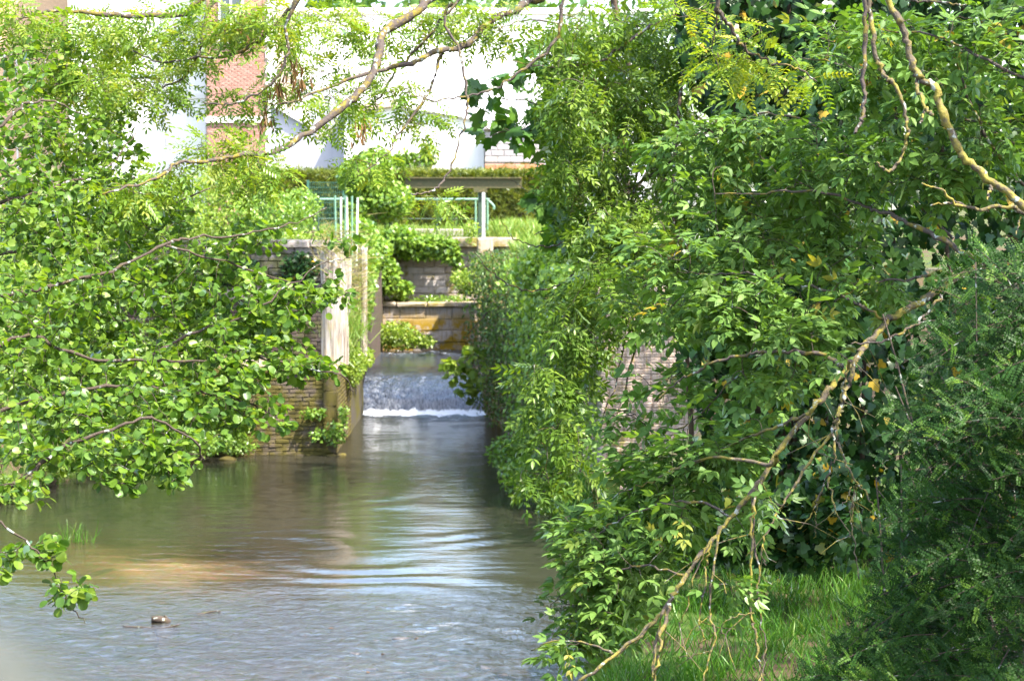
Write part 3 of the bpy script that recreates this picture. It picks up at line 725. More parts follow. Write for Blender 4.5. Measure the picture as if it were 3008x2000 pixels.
# ------------------------------------------------------------------ footbridge the picture is taken from
fb = empty('footbridge'); tag(fb, 'grey painted footbridge over the river with a round-topped railing post', 'bridge')
MB().box(-6.5, 2.0, -1.6, .45, 2.72, 2.88).build('deck', M['concrete'], fb)
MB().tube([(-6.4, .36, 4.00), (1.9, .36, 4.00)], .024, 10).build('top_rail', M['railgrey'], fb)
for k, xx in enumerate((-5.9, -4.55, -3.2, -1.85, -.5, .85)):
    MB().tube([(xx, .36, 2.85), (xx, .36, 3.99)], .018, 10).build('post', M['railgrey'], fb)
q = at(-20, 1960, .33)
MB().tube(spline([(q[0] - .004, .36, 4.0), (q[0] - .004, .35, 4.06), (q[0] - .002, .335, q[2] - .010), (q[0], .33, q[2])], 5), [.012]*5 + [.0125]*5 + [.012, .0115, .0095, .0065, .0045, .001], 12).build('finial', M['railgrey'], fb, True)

# ================================================================== PLANTS
def unit(v): return v / (np.linalg.norm(v, axis=-1, keepdims=True) + 1e-9)
def frames(axis, normal):
    """columns: right, leaf axis, normal"""
    Y = unit(axis); Xc = unit(np.cross(Y, normal)); Zc = np.cross(Xc, Y)
    return np.stack([Xc, Y, Zc], axis=-1)
# ---- leaf templates: leaf starts at the origin and grows along +y, face +z ; returns verts, tri/quad faces
def blade_outline(outline, fold=.18, curl=.10, L=1.0):
    """outline: half-outline [(x,y)...] from base to tip; folded along the midrib"""
    V = []; F = []
    ys = [y for x, y in outline]
    n = len(outline)
    for x, y in outline: V.append((0, y*L, -curl*y*y*L))
    for x, y in outline[1:-1]: V.append((x*L, y*L, fold*x*L - curl*y*y*L))
    for x, y in outline[1:-1]: V.append((-x*L, y*L, fold*x*L - curl*y*y*L))
    m = n - 2
    for side in (0, 1):
        o = n + side*m
        tri = [(0, 1, o)] if side else [(0, o, 1)]
        for k in range(m - 1):
            a, b2, c, d = k + 1, o + k, o + k + 1, k + 2
            tri += [(a, d, b2), (d, c, b2)] if side else [(a, b2, c), (a, c, d)]
        tri += [(m, n - 1, o + m - 1)] if side else [(m, o + m - 1, n - 1)]
        F += tri
    return np.array(V, float), np.array(F, int)
def stack_parts(parts):
    V = []; F = []; b = 0
    for v, f in parts: V.append(v); F.append(f + b); b += len(v)
    return np.vstack(V), np.vstack(F)
def xf(v, f, pos, ang, s=1.0, tilt=0.0):
    c, sn = math.cos(ang), math.sin(ang)
    w_ = v * s
    if tilt:
        ct, st = math.cos(tilt), math.sin(tilt)
        w_ = np.stack([w_[:, 0]*ct + w_[:, 2]*st, w_[:, 1], -w_[:, 0]*st + w_[:, 2]*ct], 1)
    q = np.stack([w_[:, 0]*c - w_[:, 1]*sn, w_[:, 0]*sn + w_[:, 1]*c, w_[:, 2]], 1) + np.array(pos)
    return q, f
def stalk(L, wd=.012):
    return np.array([(-wd, 0, 0), (wd, 0, 0), (0, L, -.02*L)], float), np.array([(0, 1, 2)])
def T_alder(w=.47, fold=.20, curl=.12):
    b_ = blade_outline([(0, 0), (w*.62, .10), (w, .42), (w*.92, .76), (w*.45, .99), (0, .96)], fold, curl)
    v, f = xf(*b_, (0, .18, 0), 0)
    return stack_parts([(v, f), stalk(.2)])
def T_ovate(fold=.25, curl=.15, wd=.22):
    return blade_outline([(0, 0), (wd*.75, .18), (wd, .42), (wd*.72, .72), (0, 1.0)], fold, curl)
def T_pinnate(npairs, lw, ll, spread=1.0, fold=.25, droop=.25, curl=.15):
    """compound leaf of total length 1"""
    P = [stalk(.95, .008)]
    base = blade_outline([(0, 0), (lw*.95, .30), (lw*.85, .62), (0, 1.0)], fold, curl)
    for k in range(npairs):
        y = .28 + .62*k/max(1, npairs - 1) if npairs > 1 else .5
        z = -droop*y*y
        s = ll*(1 - .12*abs(k - npairs*.45)/npairs)
        for sg in (-1, 1):
            P.append(xf(*base, (0, y, z), sg*-spread*(1.0 - .12*k/npairs), s, sg*.25))
    P.append(xf(*base, (0, .95, -droop*.9), 0, ll*1.08))
    return stack_parts(P)
def T_star(pts, fold=.12):
    V = [(0, .3, 0)]; 
    for x, y in pts: V.append((x, y, -fold*(x*x + (y-.3)**2)))
    n = len(pts); F = [(0, 1 + i, 1 + (i+1) % n) for i in range(n)]
    return np.array(V, float), np.array(F)
def T_maple():
    h = [(.06, .02), (.30, .10), (.27, .20), (.52, .28), (.42, .40), (.55, .56), (.34, .58), (.22, .62), (.24, .82), (.10, .86)]
    pts = [(0, .06)] + h + [(0, 1.05)] + [(-x, y) for x, y in h[::-1]]
    v, f = T_star(pts, .25); v[:, 1] += .25
    return stack_parts([(v, f), stalk(.35)])
def T_ivy():
    h = [(.22, -.02), (.48, .22), (.28, .42), (.30, .62)]
    pts = [(0, .08)] + h + [(0, 1.0)] + [(-x, y) for x, y in h[::-1]]
    v, f = T_star(pts, .18); return v, f
def T_quad():
    return blade_outline([(0, 0), (.34, .4), (0, 1.0)], .3, .1)
def T_honey(n=11, seed=0):
    r = random.Random(seed); P = [stalk(1.0, .008)]
    small = (np.array([(0, 0, 0), (.36, .45, .06), (0, 1, 0), (-.36, .45, .06)], float), np.array([(0, 1, 2), (0, 2, 3)]))
    for k in range(n):
        y = .06 + .90*k/n; s = .15*(1.05 - .45*k/n)*r.uniform(.85, 1.15); zz = .10*math.sin(y*2.2) 
        for sg in (-1, 1): P.append(xf(*small, (sg*.008, y, zz), sg*-1.15 + r.uniform(-.2, .2), s, sg*r.uniform(-.4, .5)))
    P[0][0][2, 2] = .1*math.sin(2.2)
    return stack_parts(P)
def T_spray(n=5, seed=0):
    r = random.Random(seed); P = []
    tri = (np.array([(-.12, 0, 0), (.12, 0, 0), (0, 1, .05)], float), np.array([(0, 1, 2)]))
    for k in range(n): P.append(xf(*tri, (0, .1*k/n, 0), r.uniform(-.9, .9), r.uniform(.5, 1), r.uniform(-1, 1)))
    return stack_parts(P)
def T_cluster(base, n, spread, seed):
    """several simple leaves round a point, for bushes at a distance"""
    r = random.Random(seed); P = []
    for k in range(n): 
        v, f = xf(*base, (r.uniform(-spread, spread), r.uniform(-spread, spread), r.uniform(-spread, spread)), r.uniform(0, 6.28), r.uniform(.7, 1.1), r.uniform(-.9, .9))
        P.append((v, f))
    return stack_parts(P)

def bake(templates, which, Mx, P, S, tint):
    """joined mesh arrays for leaves"""
    Vs, Fs, Ts = [], [], []; b = 0
    for k, (tv, tf) in enumerate(templates):
        idx = np.where(which == k)[0]
        if not len(idx): continue
        v = np.einsum('nij,kj->nki', Mx[idx] * S[idx][:, None, None], tv) + P[idx][:, None, :]
        n, m = len(idx), len(tv)
        f = tf[None] + (b + np.arange(n)*m)[:, None, None]
        Vs.append(v.reshape(-1, 3)); Fs.append(f.reshape(-1, 3)); Ts.append(np.repeat(tint[idx], m)); b += n*m
    return np.vstack(Vs), np.vstack(Fs), np.concatenate(Ts)
def foliage(parent, P, Mx, S, templates, mat, single='leaf', n_single=300, mass='foliage', bias=None):
    """leaves as parts: the ones that show largest each an object of its own, the rest one joined part"""
    N = len(P); which = rng.integers(0, len(templates), N); tint = rng.random(N)
    order = np.arange(N)
    if n_single:
        px, py, dep = project(P)
        score = S / np.maximum(dep, .5)
        score = score * np.where((px > 0) & (px < 3008) & (py > 0) & (py < 2000), 1, .01)
        # front-most first inside small picture cells
        cell = (np.floor(px/70).astype(int), np.floor(py/70).astype(int)); best = {}
        for i in np.argsort(dep):
            k = (cell[0][i], cell[1][i]); best[k] = best.get(k, 0) + 1; score[i] *= .75**min(best[k] - 1, 12)
        order = np.argsort(-score)
        base = []
        for k, (tv, tf) in enumerate(templates):
            me = mesh_np(single, tv, tf); me.materials.append(mat); base.append(me)
        for i in order[:n_single]:
            o = bpy.data.objects.new(single, base[which[i]]); COL.objects.link(o); o.parent = parent
            A = np.eye(4); A[:3, :3] = Mx[i]*S[i]; A[:3, 3] = P[i]
            o.matrix_world = Matrix(A.tolist())
    rest = order[n_single:] if n_single else order
    if len(rest):
        V, F, T = bake(templates, which[rest], Mx[rest], P[rest], S[rest], tint[rest])
        o = link(mass, mesh_np(mass, V, F, T), parent, mat); o['kind'] = 'stuff'
        return o

def blob_points(blobs):
    """(px,py,d, rpx,rpy, rd_metres, n) -> points in ellipsoids"""
    out = []
    for (px, py, d, rx, ry, rd, n) in blobs:
        c = at(px, py, d); k = d/FPX
        q = rng.normal(size=(n, 3)); q /= np.linalg.norm(q, axis=1, keepdims=True); q *= rng.random((n, 1))**(1/2.6)
        out.append(c + q*np.array([rx*k, rd, ry*k]))
    return np.vstack(out)
def grow(nodes, targets, droop=.12, seg=4, maxlen=.9):
    """twigs from the skeleton to each target, nearest first; returns list of polylines"""
    nodes = np.array(nodes); d0 = np.array([np.min(np.sum((nodes - t)**2, 1)) for t in targets])
    twigs = []
    buf = np.zeros((len(nodes) + len(targets)*seg, 3)); buf[:len(nodes)] = nodes; n = len(nodes)
    for t in targets[np.argsort(d0)]:
        k = np.argmin(np.sum((buf[:n] - t)**2, 1)); a = buf[k].copy(); L = np.linalg.norm(t - a)
        if L < .02: continue
        s = np.linspace(0, 1, seg + 1)[:, None]
        mid = rng.normal(size=3)*L*.10; mid[2] += L*droop
        tw = a + (t - a)*s + np.sin(s*math.pi)*mid
        twigs.append(tw); buf[n:n+seg] = tw[1:]; n += seg
    return twigs
def twig_mesh(parent, twigs, r0, mat, name='twigs', n=3, rmin=.0015):
    Vs, Fs = [], []; b = 0
    for tw in twigs:
        L = np.linalg.norm(tw[-1] - tw[0]); rr = np.linspace(min(r0, rmin + L*.008), rmin, len(tw))
        v, f = tube_arrays(tw, rr, n); Vs.append(v); Fs.append(f + b); b += len(v)
    o = link(name, mesh_np(name, np.vstack(Vs), np.vstack(Fs), smooth=True), parent, mat); o['kind'] = 'stuff'; return o
def branch(parent, pixpath, r0, r1, mat, name='branch', sides=7, wob=.006, step=6, knots=True):
    """world points -> tapered, slightly knotty limb; returns its centre line"""
    C = np.array(pixpath, float)
    P = spline(C, step); P[1:-1] += rng.normal(size=(len(P) - 2, 3))*wob
    rr = np.linspace(r0, r1, len(P))
    if knots: rr = rr*(1 + .14*rng.normal(size=len(P)).clip(-1, 1.6))
    v, f = tube_arrays(P, rr, sides)
    tip = np.array([[0, 0, 0]])
    o = link(name, mesh_np(name, v, [f, np.array([list(range(len(v)-sides, len(v)))])], smooth=True), parent, mat)
    return P
def px_path(pts, d0, d1=None):
    d1 = d0 if d1 is None else d1; n = len(pts)
    return [at(x, y, d0 + (d1 - d0)*i/max(1, n-1)) for i, (x, y) in enumerate(pts)]
def leaves_on(twigs, per, size, up=.8, hang=0.0, span=.6, jitter=.55, outward=.8, spread=.02):
    """leaf frames along the outer part of each twig"""
    P, A, N, S = [], [], [], []
    for tw in twigs:
        L = np.linalg.norm(tw[-1] - tw[0]); m = per if np.isscalar(per) else rng.integers(per[0], per[1] + 1)
        ts = 1 - span*rng.random(m)**1.2; ts[0] = 1
        idx = ts*(len(tw) - 1); i0 = np.minimum(idx.astype(int), len(tw) - 2); fr = (idx - i0)[:, None]
        p = tw[i0]*(1 - fr) + tw[i0 + 1]*fr
        dirn = unit(tw[i0 + 1] - tw[i0])
        side = rng.normal(size=(m, 3)); side -= np.sum(side*dirn, 1, keepdims=True)*dirn; side = unit(side)
        ax = dirn*.55 + side*outward; ax[:, 2] = ax[:, 2]*.6 - hang
        P.append(p + side*spread*rng.random((m, 1))); A.append(ax)
        nn = rng.normal(size=(m, 3))*jitter; nn[:, 2] += up; N.append(nn)
        S.append(rng.uniform(size[0], size[1], m))
    P, A, N, S = np.vstack(P), np.vstack(A), np.vstack(N), np.concatenate(S)
    return P, frames(A, N), S

# ------------------------------------------------------------------ alder over the river on the left
alder = empty('alder_tree'); tag(alder, 'alder with round sunlit leaves leaning out over the river from the left bank', 'tree')
tr = [(-4.9, 13.5, .2), (-4.7, 13.4, 1.6), (-4.2, 13.2, 3.0), (-3.7, 13.0, 4.6), (-3.2, 12.8, 6.4)]
trunk_line = branch(alder, tr, .16, .07, M['darkbark'], 'trunk', 12, .01, 8)
sk = [trunk_line]
limbs = [
    ([(-700, 1700), (-300, 1560), (0, 1440), (80, 1395), (160, 1330), (300, 1270), (440, 1230), (560, 1290), (600, 1350)], 11.4, 12.2, .017, .004),
    ([(-800, 1000), (-300, 930), (0, 870), (130, 845), (330, 795), (480, 720), (560, 700), (700, 690), (830, 665), (960, 610)], 12.5, 14.0, .015, .003),
    ([(-700, 1150), (-200, 1060), (0, 1010), (100, 990), (260, 1050), (420, 1060), (600, 1060), (780, 1050), (900, 1080), (1000, 1100), (1040, 1150)], 12.8, 13.4, .013, .003),
    ([(-500, 620), (-150, 480), (0, 370), (75, 310), (150, 300), (260, 340)], 13.0, 13.6, .015, .003),
    ([(-600, 900), (-100, 640), (120, 560), (300, 500), (400, 390)], 14.0, 14.8, .016, .003),
    ([(-600, 800), (-100, 760), (200, 710), (420, 640), (600, 560), (690, 540)], 15.5, 16.2, .016, .003),
    ([(-600, 1350), (-200, 1260), (100, 1180), (350, 1130), (560, 1150), (720, 1180), (800, 1215)], 12.2, 13.2, .015, .003),
    ([(-500, 1500), (-100, 1500), (0, 1535), (110, 1620), (165, 1690), (200, 1760), (250, 1830)], 10.8, 10.9, .007, .002),
    ([(420, 1060), (560, 980), (720, 930), (860, 830), (960, 770), (1040, 760)], 13.2, 13.6, .009, .002),
    ([(480, 720), (620, 760), (760, 800), (900, 840), (1010, 880)], 13.6, 14.2, .008, .002),
]
for pts, d0, d1, r0, r1 in limbs: sk.append(branch(alder, px_path(pts, d0, d1), r0, r1, M['twig']))
blobs = [
    (120, 880, 13.6, 230, 170, 1.6, 162), (330, 780, 14.2, 230, 120, 1.5, 135), (150, 1060, 13.6, 240, 130, 1.6, 135), (420, 960, 14, 240, 140, 1.5, 162),
    (560, 1110, 13.6, 200, 110, 1.2, 135), (330, 1170, 13.0, 260, 110, 1.3, 148), (600, 1220, 13.0, 150, 90, .8, 81), (770, 1040, 13.4, 140, 80, .7, 49), (880, 1085, 13.4, 120, 46, .4, 30),
    (450, 1330, 12.2, 110, 80, .5, 54), (520, 1400, 12, 40, 60, .2, 11), (130, 1260, 12.2, 170, 110, .9, 94), (360, 1420, 11.8, 70, 60, .2, 11), (60, 600, 14.2, 190, 170, 1.4, 162), (60, 340, 14.2, 130, 150, .8, 76),
    (260, 430, 15.0, 170, 120, .8, 86), (420, 600, 15.8, 180, 90, 1.0, 81), (250, 640, 14.6, 240, 130, 1.2, 135), (700, 700, 14.2, 140, 70, .6, 43), (640, 860, 14.0, 190, 110, .9, 76),
    (860, 880, 13.8, 120, 80, .5, 30), (1000, 860, 14.2, 60, 70, .2, 10), (985, 720, 14.0, 60, 30, .2, 7), (140, 1610, 10.9, 50, 40, .15, 8), (210, 1740, 10.9, 60, 70, .15, 13), (20, 1640, 10.8, 40, 60, .15, 8),
    (780, 1230, 12.8, 80, 70, .3, 10), (60, 1440, 11.4, 90, 60, .3, 11), (800, 960, 13.8, 140, 70, .5, 35), (500, 760, 14.6, 200, 100, .9, 68), (130, 200, 15, 140, 90, .6, 46),
    (800, 880, 13.6, 110, 90, .5, 28), (700, 1000, 13.4, 130, 80, .5, 34), (690, 1150, 13.0, 110, 80, .4, 26), (300, 1320, 12.0, 150, 70, .5, 34),
]
tg = blob_points(blobs)
tw = grow(np.vstack(sk), tg, .10)
twig_mesh(alder, tw, .006, M['twig'])
P, F3, S = leaves_on(tw, (6, 11), (.028, .055), up=.75, hang=.22, span=.95, jitter=.6, spread=.03)
foliage(alder, P, F3, S, [T_alder(), T_alder(.43, .28, .05), T_alder(.40, .10, .22), T_alder(.50, .22, .16)], M['alder'])

# ------------------------------------------------------------------ ash whose limbs hang across the top
ash = empty('ash_tree'); tag(ash, 'ash tree with feathery yellow-green leaves and lichened limbs hanging across the top', 'tree')
sk = [branch(ash, [(1.75, 15.9, 1.6), (1.65, 15.8, 3.4), (1.6, 15.7, 5.0), (1.75, 15.6, 7.0), (1.6, 15.5, 9.5)], .24, .11, M['darkbark'], 'trunk', 14, .01, 8)]
A = [
    ([(2350, -420), (1800, -260), (1500, -120), (1290, -20), (1230, 30), (1130, 95), (1110, 170), (1075, 250), (1000, 320), (890, 400), (800, 445), (700, 458), (600, 475), (520, 482), (440, 530), (300, 572)], 16.0, 13.6, .040, .005),
    ([(1500, -300), (1000, -160), (640, -30), (540, 40), (400, 46), (300, 42), (180, 30), (100, 45), (0, 80)], 15.5, 15.0, .030, .005),
    ([(1100, -150), (875, 0), (800, 90), (670, 165), (585, 170), (480, 185), (390, 150)], 15.0, 15.2, .016, .004),
    ([(1050, -160), (853, 30), (848, 155), (795, 245), (714, 295), (647, 308), (598, 300)], 14.6, 14.6, .012, .004),
    ([(800, -160), (620, 20), (585, 155), (535, 232), (446, 272), (370, 281), (280, 260)], 15.4, 15.2, .012, .003),
    ([(2100, -160), (1720, -60), (1570, 0), (1507, 31), (1435, 67), (1370, 130), (1280, 152), (1190, 192), (1078, 214), (945, 263), (850, 300), (760, 300)], 17.0, 15.0, .034, .004),
    ([(1302, 152), (1250, 285), (1168, 400), (1145, 446), (1050, 520)], 16, 15.6, .012, .003),
    ([(1330, 10), (1250, 120), (1180, 190), (1100, 300), (1020, 330)], 16.2, 16.4, .013, .004),
    ([(1420, -80), (1310, 58), (1346, 147), (1373, 290), (1364, 357), (1328, 486), (1288, 549), (1248, 567), (1208, 569)], 13.6, 13.2, .009, .004),
    ([(1700, -160), (1654, 0), (1632, 120), (1570, 178), (1494, 236), (1431, 268), (1346, 290), (1257, 295), (1190, 272)], 14.6, 14.4, .014, .003),
    ([(2250, -60), (1950, 60), (1880, 95), (1793, 165), (1703, 192), (1600, 196), (1500, 180)], 15.6, 15.4, .014, .003),
    ([(1950, 60), (1820, 120), (1720, 90), (1560, 60), (1440, 90)], 16.6, 16.2, .012, .003),
    ([(2400, 120), (2180, 300), (1960, 480), (1780, 600), (1732, 650), (1715, 730), (1687, 797), (1648, 836), (1575, 853), (1490, 832), (1431, 790), (1396, 741)], 16.2, 15.2, .012, .003),
    ([(1850, 560), (1711, 678), (1683, 703), (1613, 725), (1560, 720), (1508, 699), (1473, 650)], 15.6, 15.4, .008, .002),
    ([(1900, 450), (1790, 520), (1680, 560), (1590, 575), (1500, 530)], 16.2, 16.0, .007, .002),
    ([(2460, -90), (2381, 0), (2315, 61), (2300, 90), (2240, 156), (2164, 245), (2136, 321), (2126, 358)], 16.6, 16.4, .045, .022),
    ([(2500, 30), (2200, 380), (2050, 640), (1930, 860), (1850, 1080), (1800, 1260)], 16.6, 15.2, .016, .004),
    ([(2200, 380), (1990, 560), (1860, 760), (1740, 900), (1640, 990), (1560, 1120)], 16.2, 15.0, .012, .003),
    ([(2050, 640), (1960, 700), (1880, 880), (1840, 1000), (1790, 1180), (1700, 1350), (1600, 1410)], 15.8, 14.8, .010, .003),
    ([(1880, 420), (1850, 640), (1810, 820), (1790, 920)], 16.0, 15.6, .010, .004), ([(1960, 380), (1920, 620), (1900, 780), (1930, 880)], 16.0, 15.6, .009, .004),
]
paths = []
for pts, d0, d1, r0, r1 in A:
    p_ = branch(ash, px_path(pts, d0, d1), r0, r1, M['bark']); paths.append(p_); sk.append(p_)
# yellow-green sunlit foliage, upper left and centre
blobs = [(90, 60, 15.2, 130, 70, .5, 39), (300, 90, 15.4, 160, 80, .5, 63), (520, 120, 15.4, 130, 90, .5, 54), (680, 60, 15, 130, 70, .5, 45), (220, 230, 15.2, 170, 70, .5, 51), (430, 260, 15.2, 130, 60, .4, 36),
         (800, 60, 15, 120, 60, .4, 30), (960, 60, 16.2, 150, 60, .5, 30), (870, 220, 16.5, 130, 100, .5, 36), (700, 300, 15, 110, 60, .3, 15), (640, 440, 14.4, 130, 60, .3, 33), (740, 500, 14.2, 110, 60, .3, 27),
         (500, 520, 14.2, 120, 40, .3, 18), (400, 560, 14, 120, 40, .3, 18), (1000, 330, 15.2, 110, 80, .4, 24), (1130, 260, 16.2, 130, 90, .4, 36), (1240, 330, 16, 110, 80, .4, 18), (1080, 110, 16.5, 110, 80, .4, 27),
         (1280, 70, 16.6, 120, 70, .5, 36), (1420, 60, 16.4, 120, 60, .5, 39), (1300, 580, 13.4, 80, 24, .15, 8), (1080, 470, 15.4, 110, 50, .3, 12), (190, 390, 15, 120, 60, .4, 21), (350, 170, 16.5, 300, 120, .5, 60)]
tg = blob_points(blobs); tw = grow(np.vstack(sk), tg, .10)
twig_mesh(ash, tw, .006, M['bark'], rmin=.0018)
P, F3, S = leaves_on(tw, (3, 5), (.12, .19), up=.75, hang=.30, span=.5, jitter=.45)
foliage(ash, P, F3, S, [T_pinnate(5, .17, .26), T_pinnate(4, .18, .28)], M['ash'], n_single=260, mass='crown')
# greener shaded drooping foliage at the right
blobs = [(1650, 150, 15.6, 90, 110, .5, 30), (1740, 80, 15.8, 120, 80, .6, 36), (1880, 120, 16.4, 150, 110, .6, 44), (1670, 300, 15.2, 90, 110, .5, 28), (1780, 300, 15.6, 140, 130, .6, 50), (1930, 330, 16.2, 150, 130, .6, 40),
         (1680, 470, 15.4, 70, 90, .4, 16), (1770, 520, 15.6, 130, 130, .5, 44), (1880, 560, 16, 150, 140, .5, 40), (1790, 700, 15.6, 100, 90, .4, 24), (1720, 640, 15.4, 50, 50, .3, 6), (1870, 760, 15.6, 130, 90, .4, 24),
         (1770, 910, 15.2, 120, 70, .4, 24), (1670, 1000, 15, 100, 70, .4, 22), (1590, 1130, 14.8, 80, 80, .3, 20), (1660, 1110, 15, 70, 50, .4, 12), (1650, 1260, 14.8, 100, 70, .3, 20), (1580, 1390, 14.6, 60, 50, .2, 9),
         (1840, 650, 15.2, 130, 80, .4, 30), (1770, 800, 15.0, 110, 80, .4, 26), (1900, 900, 15.0, 90, 70, .3, 12), (1640, 900, 15.0, 80, 60, .3, 12), (1980, 640, 15.4, 110, 90, .4, 22), (2050, 200, 16.5, 160, 150, .5, 34), (2000, 480, 16.2, 120, 120, .5, 22), (1720, 1380, 14.8, 90, 50, .3, 9)]
tg = blob_points(blobs); tw = grow(np.vstack(sk), tg, .12)
twig_mesh(ash, tw, .006, M['bark'], rmin=.0018)
P, F3, S = leaves_on(tw, (4, 6), (.12, .20), up=.6, hang=.6, span=.65, jitter=.45)
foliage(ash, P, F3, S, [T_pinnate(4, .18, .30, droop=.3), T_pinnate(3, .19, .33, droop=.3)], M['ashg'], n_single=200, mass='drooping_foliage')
# keys: hanging seed bunches
seeds = [(1640, 100), (1660, 130), (1880, 230), (1890, 250), (1870, 270)]
for (sx, sy, d, m_) in [(1625, 95, 15.2, 'ashg'), (1668, 110, 15.2, 'ashg'), (1872, 245, 15.6, 'ashg'), (1895, 270, 15.6, 'ashg'), (815, 250, 15, 'seed'), (860, 200, 15, 'seed'), (880, 230, 15, 'seed'), (1060, 390, 15, 'seed'), (780, 330, 15, 'seed'), (700, 60, 15, 'seed')]:
    c = at(sx, sy, d); n = 26
    P = c + rng.normal(size=(n, 3))*np.array([.03, .03, .045]); Ax = rng.normal(size=(n, 3))*.25; Ax[:, 2] -= 1
    V, F, T = bake([blade_outline([(0, 0), (.07, .4), (.09, .7), (0, 1)], .2, 0)], np.zeros(n, int), frames(Ax, rng.normal(size=(n, 3))), P, rng.uniform(.06, .10, n), rng.random(n))
    link('seed_bunch', mesh_np('seed_bunch', V, F, T), ash, M[m_])

# ------------------------------------------------------------------ robinia spray in front at the top
rob = empty('robinia_tree'); tag(rob, 'robinia spray of pale yellow-green rounded leaflets hanging in front of the dark foliage', 'tree')
sk = [branch(rob, [(3.2, 9.0, 1.9), (3.1, 9.0, 4), (2.6, 9.2, 5.6), (1.6, 9.6, 6.3), (.95, 9.8, 6.0)], .10, .03, M['darkbark'], 'trunk', 10, .008, 8),
      branch(rob, px_path([(2200, -700), (2130, -250), (2108, 0), (2115, 40), (2150, 80), (2170, 120), (2200, 150), (2280, 185), (2340, 200), (2400, 240)], 9.8, 10.2), .012, .003, M['bark']),
      branch(rob, px_path([(2150, -250), (2110, 20), (2090, 130), (2050, 160)], 9.9, 10.2), .005, .002, M['bark'])]
tg = blob_points([(2150, 90, 10.2, 90, 50, .2, 11), (2130, 180, 10.2, 110, 50, .2, 17), (2270, 190, 10.2, 110, 45, .2, 15), (1960, 10, 10.4, 60, 40, .15, 6), (2360, 230, 10.3, 60, 30, .1, 5), (2050, 30, 10.4, 90, 30, .15, 6)])
tw = grow(np.vstack(sk[1:]), tg, .05); twig_mesh(rob, tw, .004, M['bark'])
P, F3, S = leaves_on(tw, (2, 3), (.14, .20), up=.9, hang=.2, span=.5, jitter=.35)
foliage(rob, P, F3, S, [T_pinnate(7, .24, .16, 1.25, droop=.2), T_pinnate(6, .25, .17, 1.25, droop=.2)], M['robinia'], n_single=110, mass='crown')

# ------------------------------------------------------------------ sycamore
syc = empty('sycamore_tree'); tag(syc, 'young sycamore with big dark lobed leaves beside the grass bank', 'tree')
sk = [branch(syc, [(1.7, 20, 1.9), (1.6, 19.7, 3.4), (1.2, 19.2, 4.4), (.9, 18.8, 5.3), (.7, 18.6, 6.2)], .06, .02, M['darkbark'], 'trunk', 9, .006, 8)]
for pts in ([(1900, 480), (1760, 440), (1640, 410), (1520, 380), (1440, 400)], [(1880, 560), (1760, 560), (1660, 590), (1580, 600)], [(1820, 330), (1700, 330), (1560, 300), (1440, 280)], [(1900, 620), (1780, 640), (1660, 665), (1570, 690)], [(1750, 240), (1680, 200), (1560, 140), (1420, 190)]):
    sk.append(branch(syc, px_path(pts, 18.6, 17.0), .010, .003, M['bark']))
tg = blob_points([(1470, 370, 17.2, 60, 70, .3, 8), (1600, 350, 17.4, 90, 60, .3, 16), (1660, 420, 17.6, 90, 60, .3, 14), (1640, 590, 17.2, 70, 50, .3, 16), (1700, 620, 17.4, 80, 50, .3, 12), (1640, 680, 17, 50, 20, .2, 5), (1560, 200, 17.4, 90, 60, .3, 11), (1680, 140, 17.4, 60, 40, .2, 6), (1420, 250, 17, 50, 40, .2, 6), (1750, 350, 17.6, 90, 70, .3, 10)])
tw = grow(np.vstack(sk), tg, .08); twig_mesh(syc, tw, .005, M['bark'])
P, F3, S = leaves_on(tw, (2, 4), (.11, .17), up=.75, hang=.35, span=.5, jitter=.5)
foliage(syc, P, F3, S, [T_maple()], M['maple'], n_single=300, mass='crown')
# sprays of sycamore shoots by the weir
sp = empty('sycamore_sapling'); tag(sp, 'small sapling with broad leaves hanging over the right side of the weir', 'sapling')
sk = [branch(sp, [(.2, 44, 3.0), (-.1, 44, 2.6), (-.55, 44.2, 2.1), (-.9, 44.3, 1.7)], .02, .006, M['twig'], 'stem')]
tg = blob_points([(1345, 1080, 44.2, 40, 40, .3, 12), (1375, 1130, 44.2, 45, 50, .3, 14), (1400, 1040, 44.2, 40, 40, .3, 9)])
tw = grow(np.vstack(sk), tg, .1); twig_mesh(sp, tw, .006, M['twig'])
P, F3, S = leaves_on(tw, (3, 5), (.13, .20), up=.9, hang=.3, span=.5, jitter=.4)
foliage(sp, P, F3, S, [T_maple()], M['shrub'], n_single=60)

